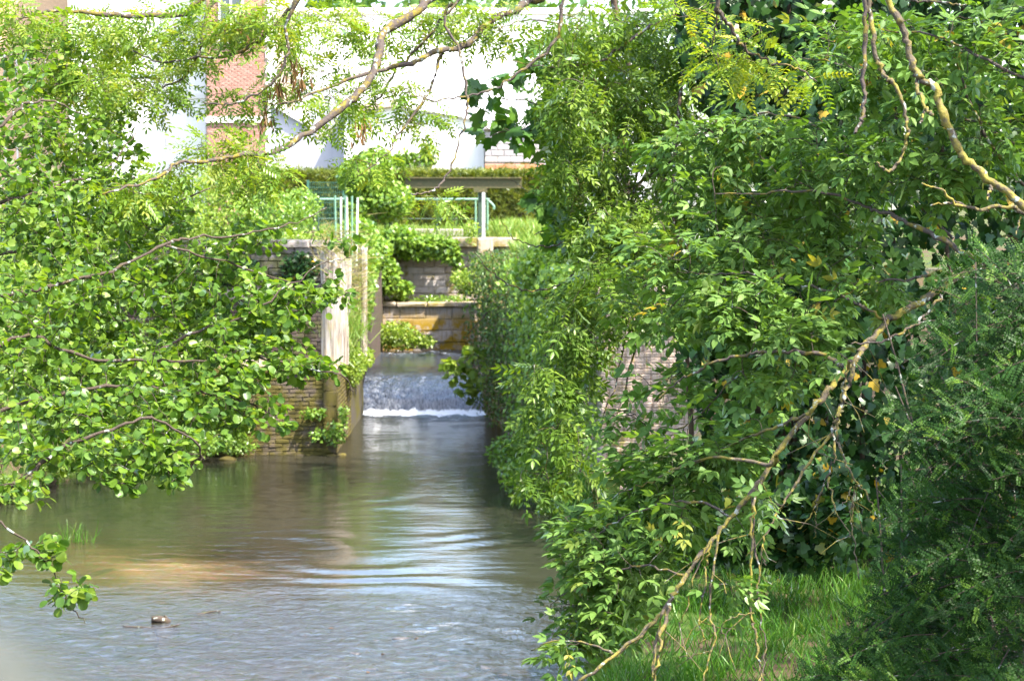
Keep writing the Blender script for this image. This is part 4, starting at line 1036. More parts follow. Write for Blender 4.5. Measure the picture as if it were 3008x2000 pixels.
# ------------------------------------------------------------------ elder with the leaning lichened stem
eld = empty('elder_shrub'); tag(eld, 'large elder shrub with a leaning lichen-yellow stem and drooping compound leaves', 'shrub')
EL = [
    ([(2900, 760), (2748, 856), (2684, 895), (2615, 933), (2568, 985), (2530, 1032), (2500, 1070), (2449, 1126), (2406, 1177), (2359, 1236), (2267, 1358), (2206, 1450), (2140, 1532), (2073, 1608), (2002, 1710), (1961, 1776), (1900, 1848), (1780, 1940), (1660, 2030)], 10.9, 10.1, .017, .008, 'lichen'),
    ([(2500, 1060), (2478, 1120), (2470, 1180), (2461, 1230), (2448, 1266), (2451, 1333), (2431, 1399), (2400, 1465), (2390, 1501), (2344, 1552)], 10.3, 10.2, .009, .003, 'lichen'),
    ([(2510, 1060), (2490, 1140), (2462, 1220), (2446, 1266), (2385, 1343), (2339, 1419), (2298, 1486), (2257, 1552), (2237, 1618), (2250, 1660)], 10.25, 10.1, .010, .003, 'lichen'),
    ([(2455, 1240), (2461, 1292), (2502, 1394), (2538, 1440), (2568, 1496), (2579, 1532)], 10.2, 10.1, .006, .002, 'lichen'),
    ([(2436, 1400), (2451, 1486), (2497, 1578)], 10.2, 10.1, .005, .002, 'lichen'),
    ([(2530, 1425), (2512, 1435), (2502, 1532), (2512, 1608), (2522, 1700)], 10.15, 10.1, .005, .002, 'lichen'),
    ([(2502, 1430), (2490, 1460), (2475, 1485)], 10.2, 10.1, .004, .002, 'lichen'),
    ([(2390, 1501), (2398, 1540), (2390, 1580)], 10.2, 10.2, .003, .0015, 'lichen'),
    ([(2240, 1400), (2210, 1520), (2206, 1659), (2206, 1802), (2216, 1848), (2227, 1914), (2237, 1996), (2240, 2060)], 10.3, 10.0, .007, .004, 'lichen'),
    ([(2210, 1460), (2225, 1660), (2232, 1786), (2247, 1888), (2237, 2010)], 10.3, 10.0, .005, .003, 'bark'),
    ([(2090, 1590), (2079, 1640), (2073, 1685), (2053, 1812), (2063, 1868), (2033, 1930), (1992, 1925)], 10.2, 10.1, .005, .002, 'lichen'),
    ([(2110, 1570), (2084, 1786), (2099, 1858), (2073, 1965), (2060, 2040)], 10.2, 10.0, .006, .003, 'lichen'),
    ([(1965, 1770), (1946, 1863), (1931, 1935), (1915, 2030)], 10.1, 10.0, .009, .007, 'lichen'),
    ([(1950, 1790), (1925, 1900), (1920, 2030)], 10.15, 10.05, .006, .005, 'lichen'),
    ([(2216, 1800), (2160, 1810), (2120, 1845), (2135, 1880)], 10.0, 10.0, .003, .0015, 'lichen'),
    ([(2073, 1608), (2040, 1700), (2010, 1800), (1990, 1850)], 10.2, 10.1, .004, .002, 'lichen'),
    ([(2480, 1075), (2427, 1044), (2363, 1036), (2256, 1032), (2192, 1040), (2107, 1061), (2051, 1091), (2000, 1113), (1930, 1180)], 10.4, 10.8, .010, .004, 'bark'),
    ([(2600, 940), (2590, 933), (2513, 890), (2427, 852), (2299, 822), (2214, 803), (2115, 807), (2020, 800)], 10.7, 11.2, .008, .003, 'bark'),
    ([(2750, 800), (2684, 818), (2598, 826), (2513, 848), (2427, 907)], 10.8, 10.9, .007, .003, 'bark'),
    ([(2990, 820), (2795, 720), (2684, 660), (2598, 626), (2521, 600), (2400, 560), (2250, 570), (2100, 570)], 10.6, 11.2, .013, .003, 'bark'),
    ([(2780, 850), (2756, 882), (2705, 937), (2641, 980), (2585, 1004), (2500, 1010)], 10.7, 10.5, .008, .004, 'bark'),
    ([(2280, 1340), (2267, 1368), (2165, 1348), (2053, 1348), (1936, 1404), (1840, 1440)], 10.3, 10.8, .010, .003, 'lichen'),
    ([(2380, 1215), (2283, 1251), (2186, 1287), (2080, 1340), (1990, 1380)], 10.4, 10.8, .008, .003, 'lichen'),
    ([(2160, 1515), (2060, 1480), (1940, 1480), (1830, 1520), (1720, 1600)], 10.4, 10.8, .007, .003, 'bark'),
    ([(2020, 1690), (1900, 1660), (1780, 1690), (1660, 1740), (1600, 1800)], 10.3, 10.8, .006, .002, 'bark'),
    ([(1800, 1920), (1720, 1890), (1640, 1880), (1560, 1910)], 10.2, 10.5, .006, .002, 'lichen'),
    ([(3100, 480), (2900, 380), (2700, 290), (2500, 200), (2350, 170)], 10.8, 11.4, .010, .003, 'bark'),
    ([(3100, 260), (2900, 180), (2760, 110), (2600, 90)], 10.4, 10.8, .008, .003, 'bark'),
    ([(3100, 620), (2950, 480), (2850, 300), (2800, 150)], 10.8, 10.8, .010, .004, 'bark'),
    ([(2800, 700), (2600, 520), (2450, 400), (2250, 330), (2100, 400)], 11.2, 11.8, .009, .003, 'bark'),
    ([(2250, 1032), (2150, 1120), (2040, 1230), (1920, 1280)], 11, 11.2, .006, .003, 'bark'),
]
sk = []
for pts, d0, d1, r0, r1, m_ in EL:
    sk.append(branch(eld, px_path(pts, d0, d1), r0, r1, M[m_], wob=.005))
base_p = at(2900, 760, 10.9)
sk.append(branch(eld, [(2.75, 10.9, 1.9), (2.7, 10.9, 2.7), (2.5, 10.9, 3.5), tuple(base_p)], .05, .026, M['bark'], 'trunk', 9))
# little lichened side twigs on the bare stems
ct = []
for line in sk[:16]:
    for k in range(3, len(line) - 2, 4):
        if rng.random() < .55:
            a = line[k]; q = rng.normal(size=3)*.10; q[2] = -abs(q[2]) - .05
            ct.append(np.array([a, a + q*.5 + rng.normal(size=3)*.01, a + q]))
twig_mesh(eld, ct, .003, M['lichen'], 'bare_twigs')
blobs = [
    (2000, 720, 11.4, 180, 110, .5, 34), (2180, 560, 11.6, 200, 120, .5, 44), (2060, 420, 11.8, 170, 80, .4, 26), (2300, 420, 11.6, 200, 110, .5, 40), (2480, 560, 11.3, 180, 120, .5, 34), (2600, 430, 11.0, 170, 110, .4, 28),
    (2380, 700, 11.3, 190, 80, .4, 26), (2200, 880, 11, 200, 80, .4, 34), (2350, 950, 10.8, 170, 80, .4, 26), (2180, 945, 11, 120, 45, .4, 16), (1960, 930, 11.3, 110, 40, .4, 9), (2440, 830, 11, 120, 60, .3, 12), (2640, 840, 10.9, 90, 60, .3, 10),
    (2280, 1110, 10.8, 140, 60, .3, 18), (2030, 1310, 11, 110, 40, .4, 11), (1900, 1380, 11, 140, 70, .4, 20), (2060, 1330, 10.8, 150, 70, .4, 26), (2220, 1290, 10.6, 120, 70, .3, 16), (1770, 1540, 10.9, 120, 70, .4, 24), (1930, 1480, 10.8, 150, 80, .4, 32),
    (1740, 1640, 10.9, 100, 80, .4, 26), (1850, 1620, 10.7, 140, 80, .4, 32), (1690, 1790, 10.8, 80, 60, .3, 14), (1800, 1760, 10.6, 110, 60, .3, 22), (1680, 1900, 10.5, 70, 40, .3, 10), (1740, 1890, 10.4, 110, 60, .3, 14),
    (2020, 1560, 10.6, 90, 60, .3, 12), (2190, 1590, 10.3, 40, 40, .2, 4), (2130, 1720, 10.2, 40, 40, .2, 4), (2280, 1490, 10.0, 50, 40, .2, 6), (2480, 1010, 10.1, 60, 40, .2, 4), (1950, 1100, 11.2, 110, 40, .2, 8), (1830, 1210, 11.4, 80, 50, .2, 7), (2050, 1180, 11, 70, 40, .2, 4), (2820, 250, 10.8, 170, 150, .4, 34), (2920, 90, 10.7, 140, 100, .4, 22), (2650, 120, 11, 150, 90, .4, 22),
    (2900, 420, 10.8, 130, 110, .4, 22), (2500, 200, 11.4, 170, 100, .4, 26), (2750, 520, 10.9, 120, 90, .3, 16), (2450, 90, 11.6, 120, 70, .4, 14), (1900, 850, 11.8, 110, 100, .4, 16), (2240, 720, 11.2, 110, 60, .3, 12), (1680, 1560, 11, 50, 50, .3, 6)]
tg = blob_points(blobs)
limb_pts = np.vstack(sk[:4]); kx, ky, kd = project(limb_pts); tx, ty, td = project(tg)
near = np.array([np.min(np.hypot(kx - a, ky - b_)) for a, b_ in zip(tx, ty)])
front = (near < 95) & (td < 10.9) & (rng.random(len(tg)) < .8)
tg[front, 1] += .55
tw = grow(np.vstack(sk), tg, .08)
twig_mesh(eld, tw, .005, M['twig'], rmin=.0016)
P, F3, S = leaves_on(tw, (4, 6), (.095, .165), up=.95, hang=.28, span=.6, jitter=.42)
foliage(eld, P, F3, S, [T_pinnate(2, .24, .42, .85, droop=.2), T_pinnate(2, .22, .46, .8, droop=.28), T_pinnate(3, .22, .38, .9, droop=.25)], M['elder'], n_single=300)

# ------------------------------------------------------------------ bare lichened branches of a dead tree, upper right
dead = empty('dead_branches'); tag(dead, 'bare dead branches crusted with yellow lichen hanging before the foliage at the upper right', 'branch')
DB = [
    ([(2530, -300), (2537, 0), (2542, 94), (2537, 236), (2539, 307), (2532, 354), (2513, 392)], .011, .006, 'bark'),
    ([(2540, -300), (2553, 0), (2561, 94), (2575, 179), (2598, 222), (2631, 255), (2660, 340), (2664, 392), (2650, 453), (2622, 495), (2598, 500), (2575, 477)], .011, .004, 'lichen'),
    ([(2560, -300), (2613, 0), (2655, 85), (2674, 165), (2702, 226), (2744, 255), (2768, 330), (2806, 425), (2843, 472), (2914, 533), (3008, 604), (3120, 680)], .014, .015, 'lichen'),
    ([(2676, 180), (2688, 208), (2697, 274), (2721, 325), (2740, 337)], .008, .006, 'lichen'), ([(2719, 320), (2710, 345), (2704, 362)], .005, .003, 'lichen'),
    ([(3120, 660), (3008, 622), (2962, 604), (2881, 618), (2815, 599), (2763, 561), (2707, 538)], .011, .003, 'lichen'),
    ([(2830, 602), (2790, 596), (2734, 604)], .005, .003, 'bark'), ([(3000, 640), (2990, 660), (2985, 690)], .004, .002, 'lichen'),
    ([(2660, 0), (2720, 5), (2800, 12), (2835, 18)], .005, .003, 'bark'), ([(2920, 545), (2905, 565), (2900, 588)], .005, .003, 'lichen'),
]
for pts, r0, r1, m_ in DB: branch(dead, px_path(pts, 9.2, 9.0), r0, r1, M[m_], wob=.004)
branch(dead, [tuple(at(2530, -300, 9.2)), tuple(at(2560, -500, 9.3)), (2.0, 9.4, 6.3), (2.9, 9.4, 5.4), (3.3, 9.4, 3.5), (3.4, 9.4, 1.8)], .016, .06, M['bark'], 'trunk', 9)

# ------------------------------------------------------------------ ivy thicket behind the elder
ivt = empty('ivy_thicket'); tag(ivt, 'dark glossy ivy thicket climbing over the trunk behind the elder', 'ivy')
sk = []
for k in range(9):
    x0 = 1.15 + k*.30
    sk.append(branch(ivt, [(x0, 15.6 + .3*(k % 3), 1.5), (x0 + .1*math.sin(k), 15.5 + .2*(k % 2), 3.0), (x0 - .1 + .15*math.sin(k*2), 15.5, 4.6), (x0 + .2*math.cos(k), 15.7, 6.4)], .018, .008, M['darkbark'], 'stem', 6))
n = 17000
u_ = rng.random(n); P = np.stack([1.05 + 2.6*rng.random(n), 15.0 + .55*np.abs(rng.normal(size=n)) + .25*np.sin(u_*40), 1.7 + 4.9*rng.random(n)**.9], 1)
P[:, 1] += .30*hnoise(P[:, 0]*2.2, P[:, 2]*1.8)
keep = ~((hnoise(P[:, 0]*3.1 + 4, P[:, 2]*2.3 + 1) > .62)) & (P[:, 0] > 1.1 + .25*np.sin(P[:, 2]*3.1))
ang = rng.random(n)*2*math.pi
ring = np.stack([1.66 + (.26 + .16*rng.random(n))*np.cos(ang), 15.75 + (.26 + .16*rng.random(n))*np.sin(ang), 1.6 + 5*rng.random(n)], 1)
rk = (ring[:, 1] < 15.8) & (hnoise(ring[:, 0]*6, ring[:, 2]*2.6 + 2) < .25) & (rng.random(n) < .35)
P = np.vstack([P[keep], ring[rk]]); n = len(P)
N = rng.normal(size=(n, 3))*.45 + np.array([-.1, -1.0, .55]); Ax = rng.normal(size=(n, 3))*.45; Ax[:, 2] -= 1.0
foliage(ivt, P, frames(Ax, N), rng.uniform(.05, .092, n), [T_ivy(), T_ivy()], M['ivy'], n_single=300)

# ------------------------------------------------------------------ shrubby honeysuckle hedge at the lower right
hon = empty('honeysuckle_hedge'); tag(hon, 'dark shrubby honeysuckle hedge of tiny leaves on arching sprays at the right edge', 'hedge')
edge_y = [640, 740, 800, 900, 1050, 1200, 1350, 1500, 1650, 1800, 1900, 2000, 2200]
edge_x = [3060, 2860, 2800, 2770, 2740, 2690, 2650, 2600, 2590, 2540, 2460, 2380, 2250]
nf = 640
py = 740 + 1500*rng.random(nf); ex = np.interp(py, edge_y, edge_x) + 40
px = ex + 760*rng.random(nf)**1.15
bulge = np.sin(px*.011 + 1.3*np.sin(py*.006))*np.cos(py*.008)
d = np.maximum(8.2 + .8*rng.random(nf)**1.6 - .5*np.clip((px - ex)/400, 0, 1) + .22*bulge, 6.9)
C = np.array([at(a, b_, c) for a, b_, c in zip(px, py, d)])
Pl, Al, Nl, Sl, hs = [], [], [], [], []
for c in C:
    if c[2] < 1.85: continue
    ax = unit(rng.normal(size=3)*.30 + np.array([-.8, -.45, .12])); L = rng.uniform(.22, .42)
    up_ = unit(np.array([-.1, -.75, .75]) + rng.normal(size=3)*.25); sd = unit(np.cross(ax, up_))
    root = c - ax*L*.5; t_ = np.linspace(0, 1, 9)
    line = root + ax*(L*t_)[:, None] - np.array([0, 0, 1])*(.25*L*t_**2)[:, None]
    hs.append(line[::2])
    for k in range(1, 9):
        for sg in (-1, 1):
            if rng.random() < .12: continue
            Pl.append(line[k]); Al.append(ax*.75 + sd*sg*.75 + rng.normal(size=3)*.18); Nl.append(up_ + rng.normal(size=3)*.3); Sl.append(rng.uniform(.065, .125)*(1.15 - .5*t_[k]))
P, Ax, N, Sl = np.array(Pl), np.array(Al), np.array(Nl), np.array(Sl)
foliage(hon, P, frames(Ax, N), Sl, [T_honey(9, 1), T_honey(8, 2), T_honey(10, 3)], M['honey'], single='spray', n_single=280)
twig_mesh(hon, hs, .003, M['twig'], 'twigs', 3, .0012)
hs = []
for k in range(16):
    a = np.array([rng.uniform(1.4, 2.4), rng.uniform(8.2, 9.0), 1.9]); e = at(rng.uniform(2560, 3100), rng.uniform(900, 1800), rng.uniform(8.7, 9.2)); hs.append(spline([a, (a + e)/2 + rng.normal(size=3)*.12, e], 5))
twig_mesh(hon, hs, .009, M['twig'], 'stems', 5, .003)

# ------------------------------------------------------------------ bank grass
T_BLADE = (np.array([(-.022, 0, 0), (.022, 0, 0), (-.018, .45, .03), (.018, .45, .03), (-.010, .8, -.05), (.010, .8, -.05), (0, 1, -.22)], float), np.array([(0, 1, 3), (0, 3, 2), (2, 3, 5), (2, 5, 4), (4, 5, 6)]))
def grass(name, x0, x1, y0, y1, n, size, mat, label, lean=.5, mask=None, zmin=.1, cat='grass', thick=1.0, clump=0):
    x = rng.uniform(x0, x1, n); y = rng.uniform(y0, y1, n)
    if clump:
        k = rng.integers(0, clump, n); cx = rng.uniform(x0, x1, clump); cy_ = rng.uniform(y0, y1, clump); m = rng.random(n) < .6
        x = np.where(m, cx[k] + rng.normal(size=n)*.07, x); y = np.where(m, cy_[k] + rng.normal(size=n)*.07, y)
    z = terrain(x, y); ok = z > zmin
    if mask is not None: ok &= mask(x, y)
    P = np.stack([x, y, z - .01], 1)[ok]; n = len(P)
    Ax = rng.normal(size=(n, 3))*lean; Ax[:, 2] = 1.0; N = rng.normal(size=(n, 3)); N[:, 2] *= .2
    tv = T_BLADE[0].copy(); tv[:, 0] *= thick
    V, F, T = bake([(tv, T_BLADE[1])], np.zeros(n, int), frames(Ax, N), P, rng.uniform(size[0], size[1], n), rng.random(n))
    return tag(link(name, mesh_np(name, V, F, T), None, mat), label, cat, kind='stuff')
grass('grass', -.1, 3.6, 9.0, 19.0, 36000, (.08, .20), M['grass'], 'long shaded green grass on the right bank under the elder', .55, clump=260)
grass('grass', -9.5, -4.0, 20.0, 42.0, 14000, (.18, .5), M['grass'], 'lush grass along the left water edge', .45, clump=200, zmin=-.1)
grass('grass', -.45, 4.5, 48.5, 64.0, 16000, (.25, .55), M['grassl'], 'sunlit tall meadow grass on the bank right of the sluice', .4, zmin=1.0, thick=1.6)
grass('grass', -12, -3.9, 43.9, 57.0, 16000, (.2, .5), M['grassl'], 'bright grass and weeds on the bank left of the sluice', .45, zmin=1.0, thick=1.6)
grass('grass', -9, 5, 58.4, 65.5, 12000, (.15, .35), M['grassl'], 'mown grass strip before the conifer hedge', .4, zmin=1, thick=1.6)
def tuft(name, c, n, r, size, mat, label, lean=.6, hang=0., cat='grass'):
    P = np.array(c) + rng.normal(size=(n, 3))*np.array(r)
    Ax = rng.normal(size=(n, 3))*lean; Ax[:, 2] = 1.0 - hang*2; N = rng.normal(size=(n, 3)); N[:, 2] *= .2
    tv = T_BLADE[0].copy(); tv[:, 0] *= .8
    V, F, T = bake([(tv, T_BLADE[1])], np.zeros(n, int), frames(Ax, N), P, rng.uniform(size[0], size[1], n), rng.random(n))
    return tag(link(name, mesh_np(name, V, F, T), None, mat), label, cat)
tuft('grass_tuft', at(1760, 1440, 31.7), 600, (.12, .08, .10), (.25, .5), M['deadgrass'], 'tuft of half dry grass hanging at the foot of the pale abutment', .35, .9)
tuft('grass_tuft', at(1715, 1430, 31.6), 500, (.14, .08, .14), (.2, .45), M['grass'], 'soft green grass clump hanging beside the dry tuft at the abutment', .4, .8)
tuft('water_weed', (at(215, 1600, 29.6)[0], 29.6, .0), 60, (.10, .06, .01), (.10, .34), M['grass'], 'small tuft of reed standing in the shallow water by the left bank', .35)
tuft('dry_grass', at(985, 745, 41.5), 420, (.16, .10, .22), (.15, .4), M['deadgrass'], 'dry straw and climbing grass tangled on top of the thick timber post', .7, .3)
tuft('dry_grass', at(1040, 830, 43.6), 500, (.08, .2, .45), (.2, .45), M['deadgrass'], 'dry stems tangled between the thick post and the thin post', .8, .4)
tuft('dry_grass', at(1020, 990, 42.6), 500, (.14, .5, .18), (.2, .5), M['grassl'], 'pale grass clump at the feet of the timber posts', .5)

# ------------------------------------------------------------------ bushes, ivy and climbers in the middle distance
def bush(name, blobs, leafsize, mat, label, cat='shrub', templates=None, stems=None, per=1, up=.6, n_single=0, sunny=True):
    o = empty(name); tag(o, label, cat)
    P = blob_points(blobs); n = len(P)
    if stems is not None:
        pl = []
        for s0 in stems:
            e = P[rng.integers(0, n)]; pl.append(spline([np.array(s0), (np.array(s0) + e)/2 + rng.normal(size=3)*.1, e], 4))
            for k in range(4):
                e2 = P[rng.integers(0, n)]; pl.append(spline([pl[-1 - k][4], (pl[-1 - k][4] + e2)/2 + rng.normal(size=3)*.08, e2], 4))
        twig_mesh(o, pl, .02, M['twig'], 'stems', 4, .006)
    N = rng.normal(size=(n, 3))*.6; N[:, 2] += up; N[:, 1] -= .3; Ax = rng.normal(size=(n, 3)); Ax[:, 2] -= .3
    foliage(o, P, frames(Ax, N), rng.uniform(leafsize[0], leafsize[1], n), templates or ov, mat, n_single=n_single)
    return o
ov = [blade_outline([(0, 0), (.31, .42), (0, 1.0)], .3, .15)]; iv = [T_ivy()]
# left background shrubs, sunlit
G_ = 'sunlit shrubs on the bank left of the sluice'
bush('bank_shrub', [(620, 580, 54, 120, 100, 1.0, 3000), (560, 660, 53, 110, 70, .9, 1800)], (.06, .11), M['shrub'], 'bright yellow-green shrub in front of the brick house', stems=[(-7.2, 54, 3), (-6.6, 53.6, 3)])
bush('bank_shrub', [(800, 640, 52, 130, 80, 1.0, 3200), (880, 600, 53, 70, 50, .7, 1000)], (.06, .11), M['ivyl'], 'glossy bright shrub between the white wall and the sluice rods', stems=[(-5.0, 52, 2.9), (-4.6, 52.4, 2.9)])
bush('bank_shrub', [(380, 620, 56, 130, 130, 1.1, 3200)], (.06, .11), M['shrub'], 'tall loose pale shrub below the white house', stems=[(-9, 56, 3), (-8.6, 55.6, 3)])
bush('bank_shrub', [(300, 330, 60, 60, 170, .9, 2000), (340, 260, 60, 60, 120, .8, 1200)], (.07, .12), M['shrub'], 'slim young tree rising before the white house wall', cat='tree', stems=[(-10, 60, 3.3)])
bush('bank_shrub', [(120, 640, 55, 170, 160, 1.2, 3600)], (.07, .12), M['midleaf'], 'dense green shrub at the left end of the bank', stems=[(-11, 55, 2.8), (-10.4, 55, 2.8)])
bush('bank_shrub', [(720, 740, 46, 160, 50, .6, 2000), (870, 715, 46, 90, 40, .5, 900)], (.05, .09), M['shrub'], 'low spreading growth along the top of the left walls')
bush('wall_ivy', [(640, 790, 44.2, 130, 55, .25, 1700), (560, 870, 43, 70, 90, .3, 1100), (880, 790, 44.4, 60, 55, .2, 500)], (.05, .09), M['ivy'], 'dark ivy hanging over the shaded left walls', 'ivy', iv)
# darker bushes behind the alder
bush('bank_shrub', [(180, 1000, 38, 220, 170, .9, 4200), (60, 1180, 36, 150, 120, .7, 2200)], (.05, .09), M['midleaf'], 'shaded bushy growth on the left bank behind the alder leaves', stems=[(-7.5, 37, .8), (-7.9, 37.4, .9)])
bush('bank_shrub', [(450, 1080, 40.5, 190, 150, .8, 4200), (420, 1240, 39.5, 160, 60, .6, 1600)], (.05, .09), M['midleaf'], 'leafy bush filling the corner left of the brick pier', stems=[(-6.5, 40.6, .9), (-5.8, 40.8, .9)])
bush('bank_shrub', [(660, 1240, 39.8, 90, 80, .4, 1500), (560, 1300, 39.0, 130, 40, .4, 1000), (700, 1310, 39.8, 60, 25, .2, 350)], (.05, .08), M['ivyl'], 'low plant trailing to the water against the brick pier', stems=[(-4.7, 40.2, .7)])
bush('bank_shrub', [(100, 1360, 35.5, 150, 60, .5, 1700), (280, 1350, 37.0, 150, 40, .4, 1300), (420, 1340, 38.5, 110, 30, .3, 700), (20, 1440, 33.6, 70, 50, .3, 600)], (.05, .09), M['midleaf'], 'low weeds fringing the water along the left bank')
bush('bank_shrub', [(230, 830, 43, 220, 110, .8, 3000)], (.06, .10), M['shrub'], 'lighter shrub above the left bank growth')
# pier plants
bush('pier_plant', [(1030, 1075, 43.2, 42, 62, .9, 1500), (1060, 1050, 45.0, 40, 40, .9, 800), (1000, 1010, 42.2, 30, 30, .4, 300)], (.05, .09), M['shrub'], 'bright tuft of plants spilling from the pier into the channel', 'plant')
bush('pier_plant', [(985, 1275, 39.85, 34, 38, .1, 260), (920, 1215, 39.9, 44, 14, .1, 160), (1010, 1220, 40.0, 16, 40, .2, 130), (935, 1280, 39.9, 25, 18, .1, 90)], (.05, .09), M['ivyl'], 'small sunlit plants growing from the brick face of the pier', 'plant')
bush('pool_plant', [(1160, 985, 55.8, 75, 45, .4, 1500), (1240, 1000, 55.9, 40, 22, .3, 500)], (.06, .11), M['shrub'], 'pale leafy herbs at the edge of the upper pool', 'plant')
bush('ledge_plant', [(1290, 878, 57.1, 90, 12, .25, 420)], (.05, .09), M['ivyl'], 'thin row of small plants on the head wall ledge', 'plant')
# ivy on the sluice
bush('sluice_ivy', [(1075, 520, 57.6, 85, 70, .8, 2200), (1145, 590, 57.4, 75, 60, .7, 1700), (1060, 610, 57.4, 60, 60, .6, 1200), (1100, 480, 57.8, 60, 50, .6, 700)], (.08, .13), M['ivyl'], 'big bright ivy bush climbing the left gantry post', 'ivy', iv, stems=[(-3.4, 57.6, 3.2), (-3.1, 57.6, 3.2)], n_single=120)
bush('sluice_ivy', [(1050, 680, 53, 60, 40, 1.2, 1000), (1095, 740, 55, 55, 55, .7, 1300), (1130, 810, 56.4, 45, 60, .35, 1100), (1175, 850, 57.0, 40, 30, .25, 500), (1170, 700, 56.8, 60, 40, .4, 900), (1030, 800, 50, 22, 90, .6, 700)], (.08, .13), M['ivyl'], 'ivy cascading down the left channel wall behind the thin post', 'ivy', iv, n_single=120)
bush('sluice_ivy', [(1085, 760, 52.5, 26, 70, 3.0, 1500), (1070, 850, 50, 22, 90, 3.2, 1600), (1062, 930, 48.5, 20, 60, 2.4, 900)], (.07, .12), M['ivyl'], 'ivy sheet clinging to the channel wall beside the weir', 'ivy', iv)
bush('sluice_ivy', [(1260, 715, 57.0, 90, 24, .22, 900), (1230, 740, 57.0, 80, 26, .15, 700), (1320, 745, 57.0, 35, 30, .15, 300), (1345, 780, 57.1, 18, 24, .12, 100)], (.08, .12), M['ivyl'], 'ivy fringe hanging from the concrete deck beam', 'ivy', iv, n_single=100)
bush('pillar_plant', [(1375, 830, 54, 45, 40, .4, 900), (1410, 780, 54.4, 30, 25, .3, 350), (1345, 815, 55.5, 28, 18, .3, 250)], (.06, .10), M['shrub'], 'soft weeds growing at the foot of the concrete pillar', 'plant')
bush('yellow_plant', [(1385, 680, 57.0, 22, 40, .2, 260)], (.05, .09), M['shrub'], 'thin yellow-green weed standing before the gantry post', 'plant')
bush('wall_vine', [(1190, 470, 79.7, 45, 30, .1, 380), (1260, 455, 79.7, 30, 40, .1, 330)], (.12, .2), M['ivyl'], 'climbing vine on the white annex wall above the hedge', 'vine')
# climbers over the right channel wall
def wall_climber(name, s0, s1, n, z0, z1, size, mat, label, thick, tpl, n_single=0):
    o = empty(name); tag(o, label, 'climber')
    s = rng.uniform(s0, s1, n); A_ = np.array([1.2, 32.0]); B_ = np.array([-.53, 47.5])
    z = z0 + (z1 - z0)*rng.random(n)**.8
    out = thick*rng.random(n)**1.4*(.6 + .6*np.sin(s*23 + 2*np.sin(z*2.2))**2)
    base = A_[None] + (B_ - A_)[None]*s[:, None]
    nx = np.array([-.993, -.11]); top = np.where(rng.random(n) < .25, rng.uniform(0, 1.0, n), 0)
    xy = base + nx*out[:, None] - nx*top[:, None]; z = np.where(top > 0, 3.0 + .35*rng.random(n)**2, z)
    P = np.stack([xy[:, 0], xy[:, 1], z], 1)
    N = rng.normal(size=(n, 3))*.5 + np.array([-.6, -.5, .55]); Ax = rng.normal(size=(n, 3))*.6; Ax[:, 2] -= .8
    foliage(o, P, frames(Ax, N), rng.uniform(size[0], size[1], n), tpl, mat, n_single=n_single)
    st = []
    for k in range(26):
        ss = rng.uniform(s0, s1); b_ = A_ + (B_ - A_)*ss; x_ = b_[0] - .05
        st.append(spline([(x_, b_[1], z1), (x_ - .1, b_[1] - .1, (z0 + z1)/2), (x_ - thick*.5, b_[1] - .2, z0)], 4))
    twig_mesh(o, st, .008, M['twig'], 'stems', 4, .003)
wall_climber('wall_climber', .42, 1.0, 13000, .25, 3.3, (.05, .085), M['wallivy'], 'brownish small-leaved climber covering the far half of the right channel wall', .42, ov, 80)
wall_climber('wall_climber', .0, .5, 9000, .35, 3.35, (.06, .10), M['ivyl'], 'fresh green climber over the near half of the right channel wall', .55, ov + iv, 200)
bush('bank_ivy', [(1640, 800, 36, 130, 90, .8, 2600), (1760, 740, 36.5, 90, 50, .8, 1500), (1580, 800, 42, 60, 30, .9, 800)], (.06, .10), M['ivyl'], 'ivy mound on top of the right wall below the grass bank', 'ivy', iv)
bush('bank_ivy', [(2150, 900, 33.6, 150, 200, .5, 2600), (2300, 700, 34, 200, 220, .8, 3000)], (.07, .12), M['ivy'], 'dark ivy covering the red brick garden wall', 'ivy', iv)
bush('bramble', [(1580, 1400, 33.6, 120, 70, .35, 1300), (1660, 1500, 32.4, 90, 50, .3, 900), (1500, 1330, 36, 70, 60, .3, 700)], (.06, .10), M['ivyl'], 'bramble leaves trailing to the water at the right wall foot', 'plant')
bush('bank_undergrowth', [(2330, 1560, 13.9, 160, 110, .3, 900), (2150, 1590, 14.2, 150, 60, .3, 500), (2430, 1450, 13.6, 110, 120, .3, 500)], (.05, .09), M['ivy'], 'dark ivy and weeds at the back of the shaded grass bank', 'ivy', iv)

# ------------------------------------------------------------------ clipped conifer hedge
ch = empty('conifer_hedge'); tag(ch, 'clipped conifer hedge with a sunlit top behind the sluice railing', 'hedge')
hx0, hx1, hz0, hz1 = X(715, 66), X(1720, 66), 3.35, Z(506, 66)
MB().box(hx0 + .1, hx1, 66.15, 67.0, hz0, hz1 - .12).build('inner_wood', M['darkbark'], ch)
n = 12000; P = np.stack([rng.uniform(hx0, hx1, n), 66 + .12*rng.normal(size=n)**2 - .06, rng.uniform(hz0, hz1, n)], 1)
m = 5000; P2 = np.stack([rng.uniform(hx0, hx1, m), rng.uniform(65.95, 67.1, m), hz1 - .08 + .07*rng.normal(size=m)], 1)
P[:, 1] += .10*hnoise(P[:, 0]*3, P[:, 2]*3)
P = np.vstack([P, P2]); N = rng.normal(size=P.shape); Ax = rng.normal(size=P.shape)*.5 + np.array([0, -.45, 1.0])
foliage(ch, P, frames(Ax, N), rng.uniform(.09, .19, len(P)), [T_spray(5, 1), T_spray(6, 2)], M['conifer'], n_single=0)

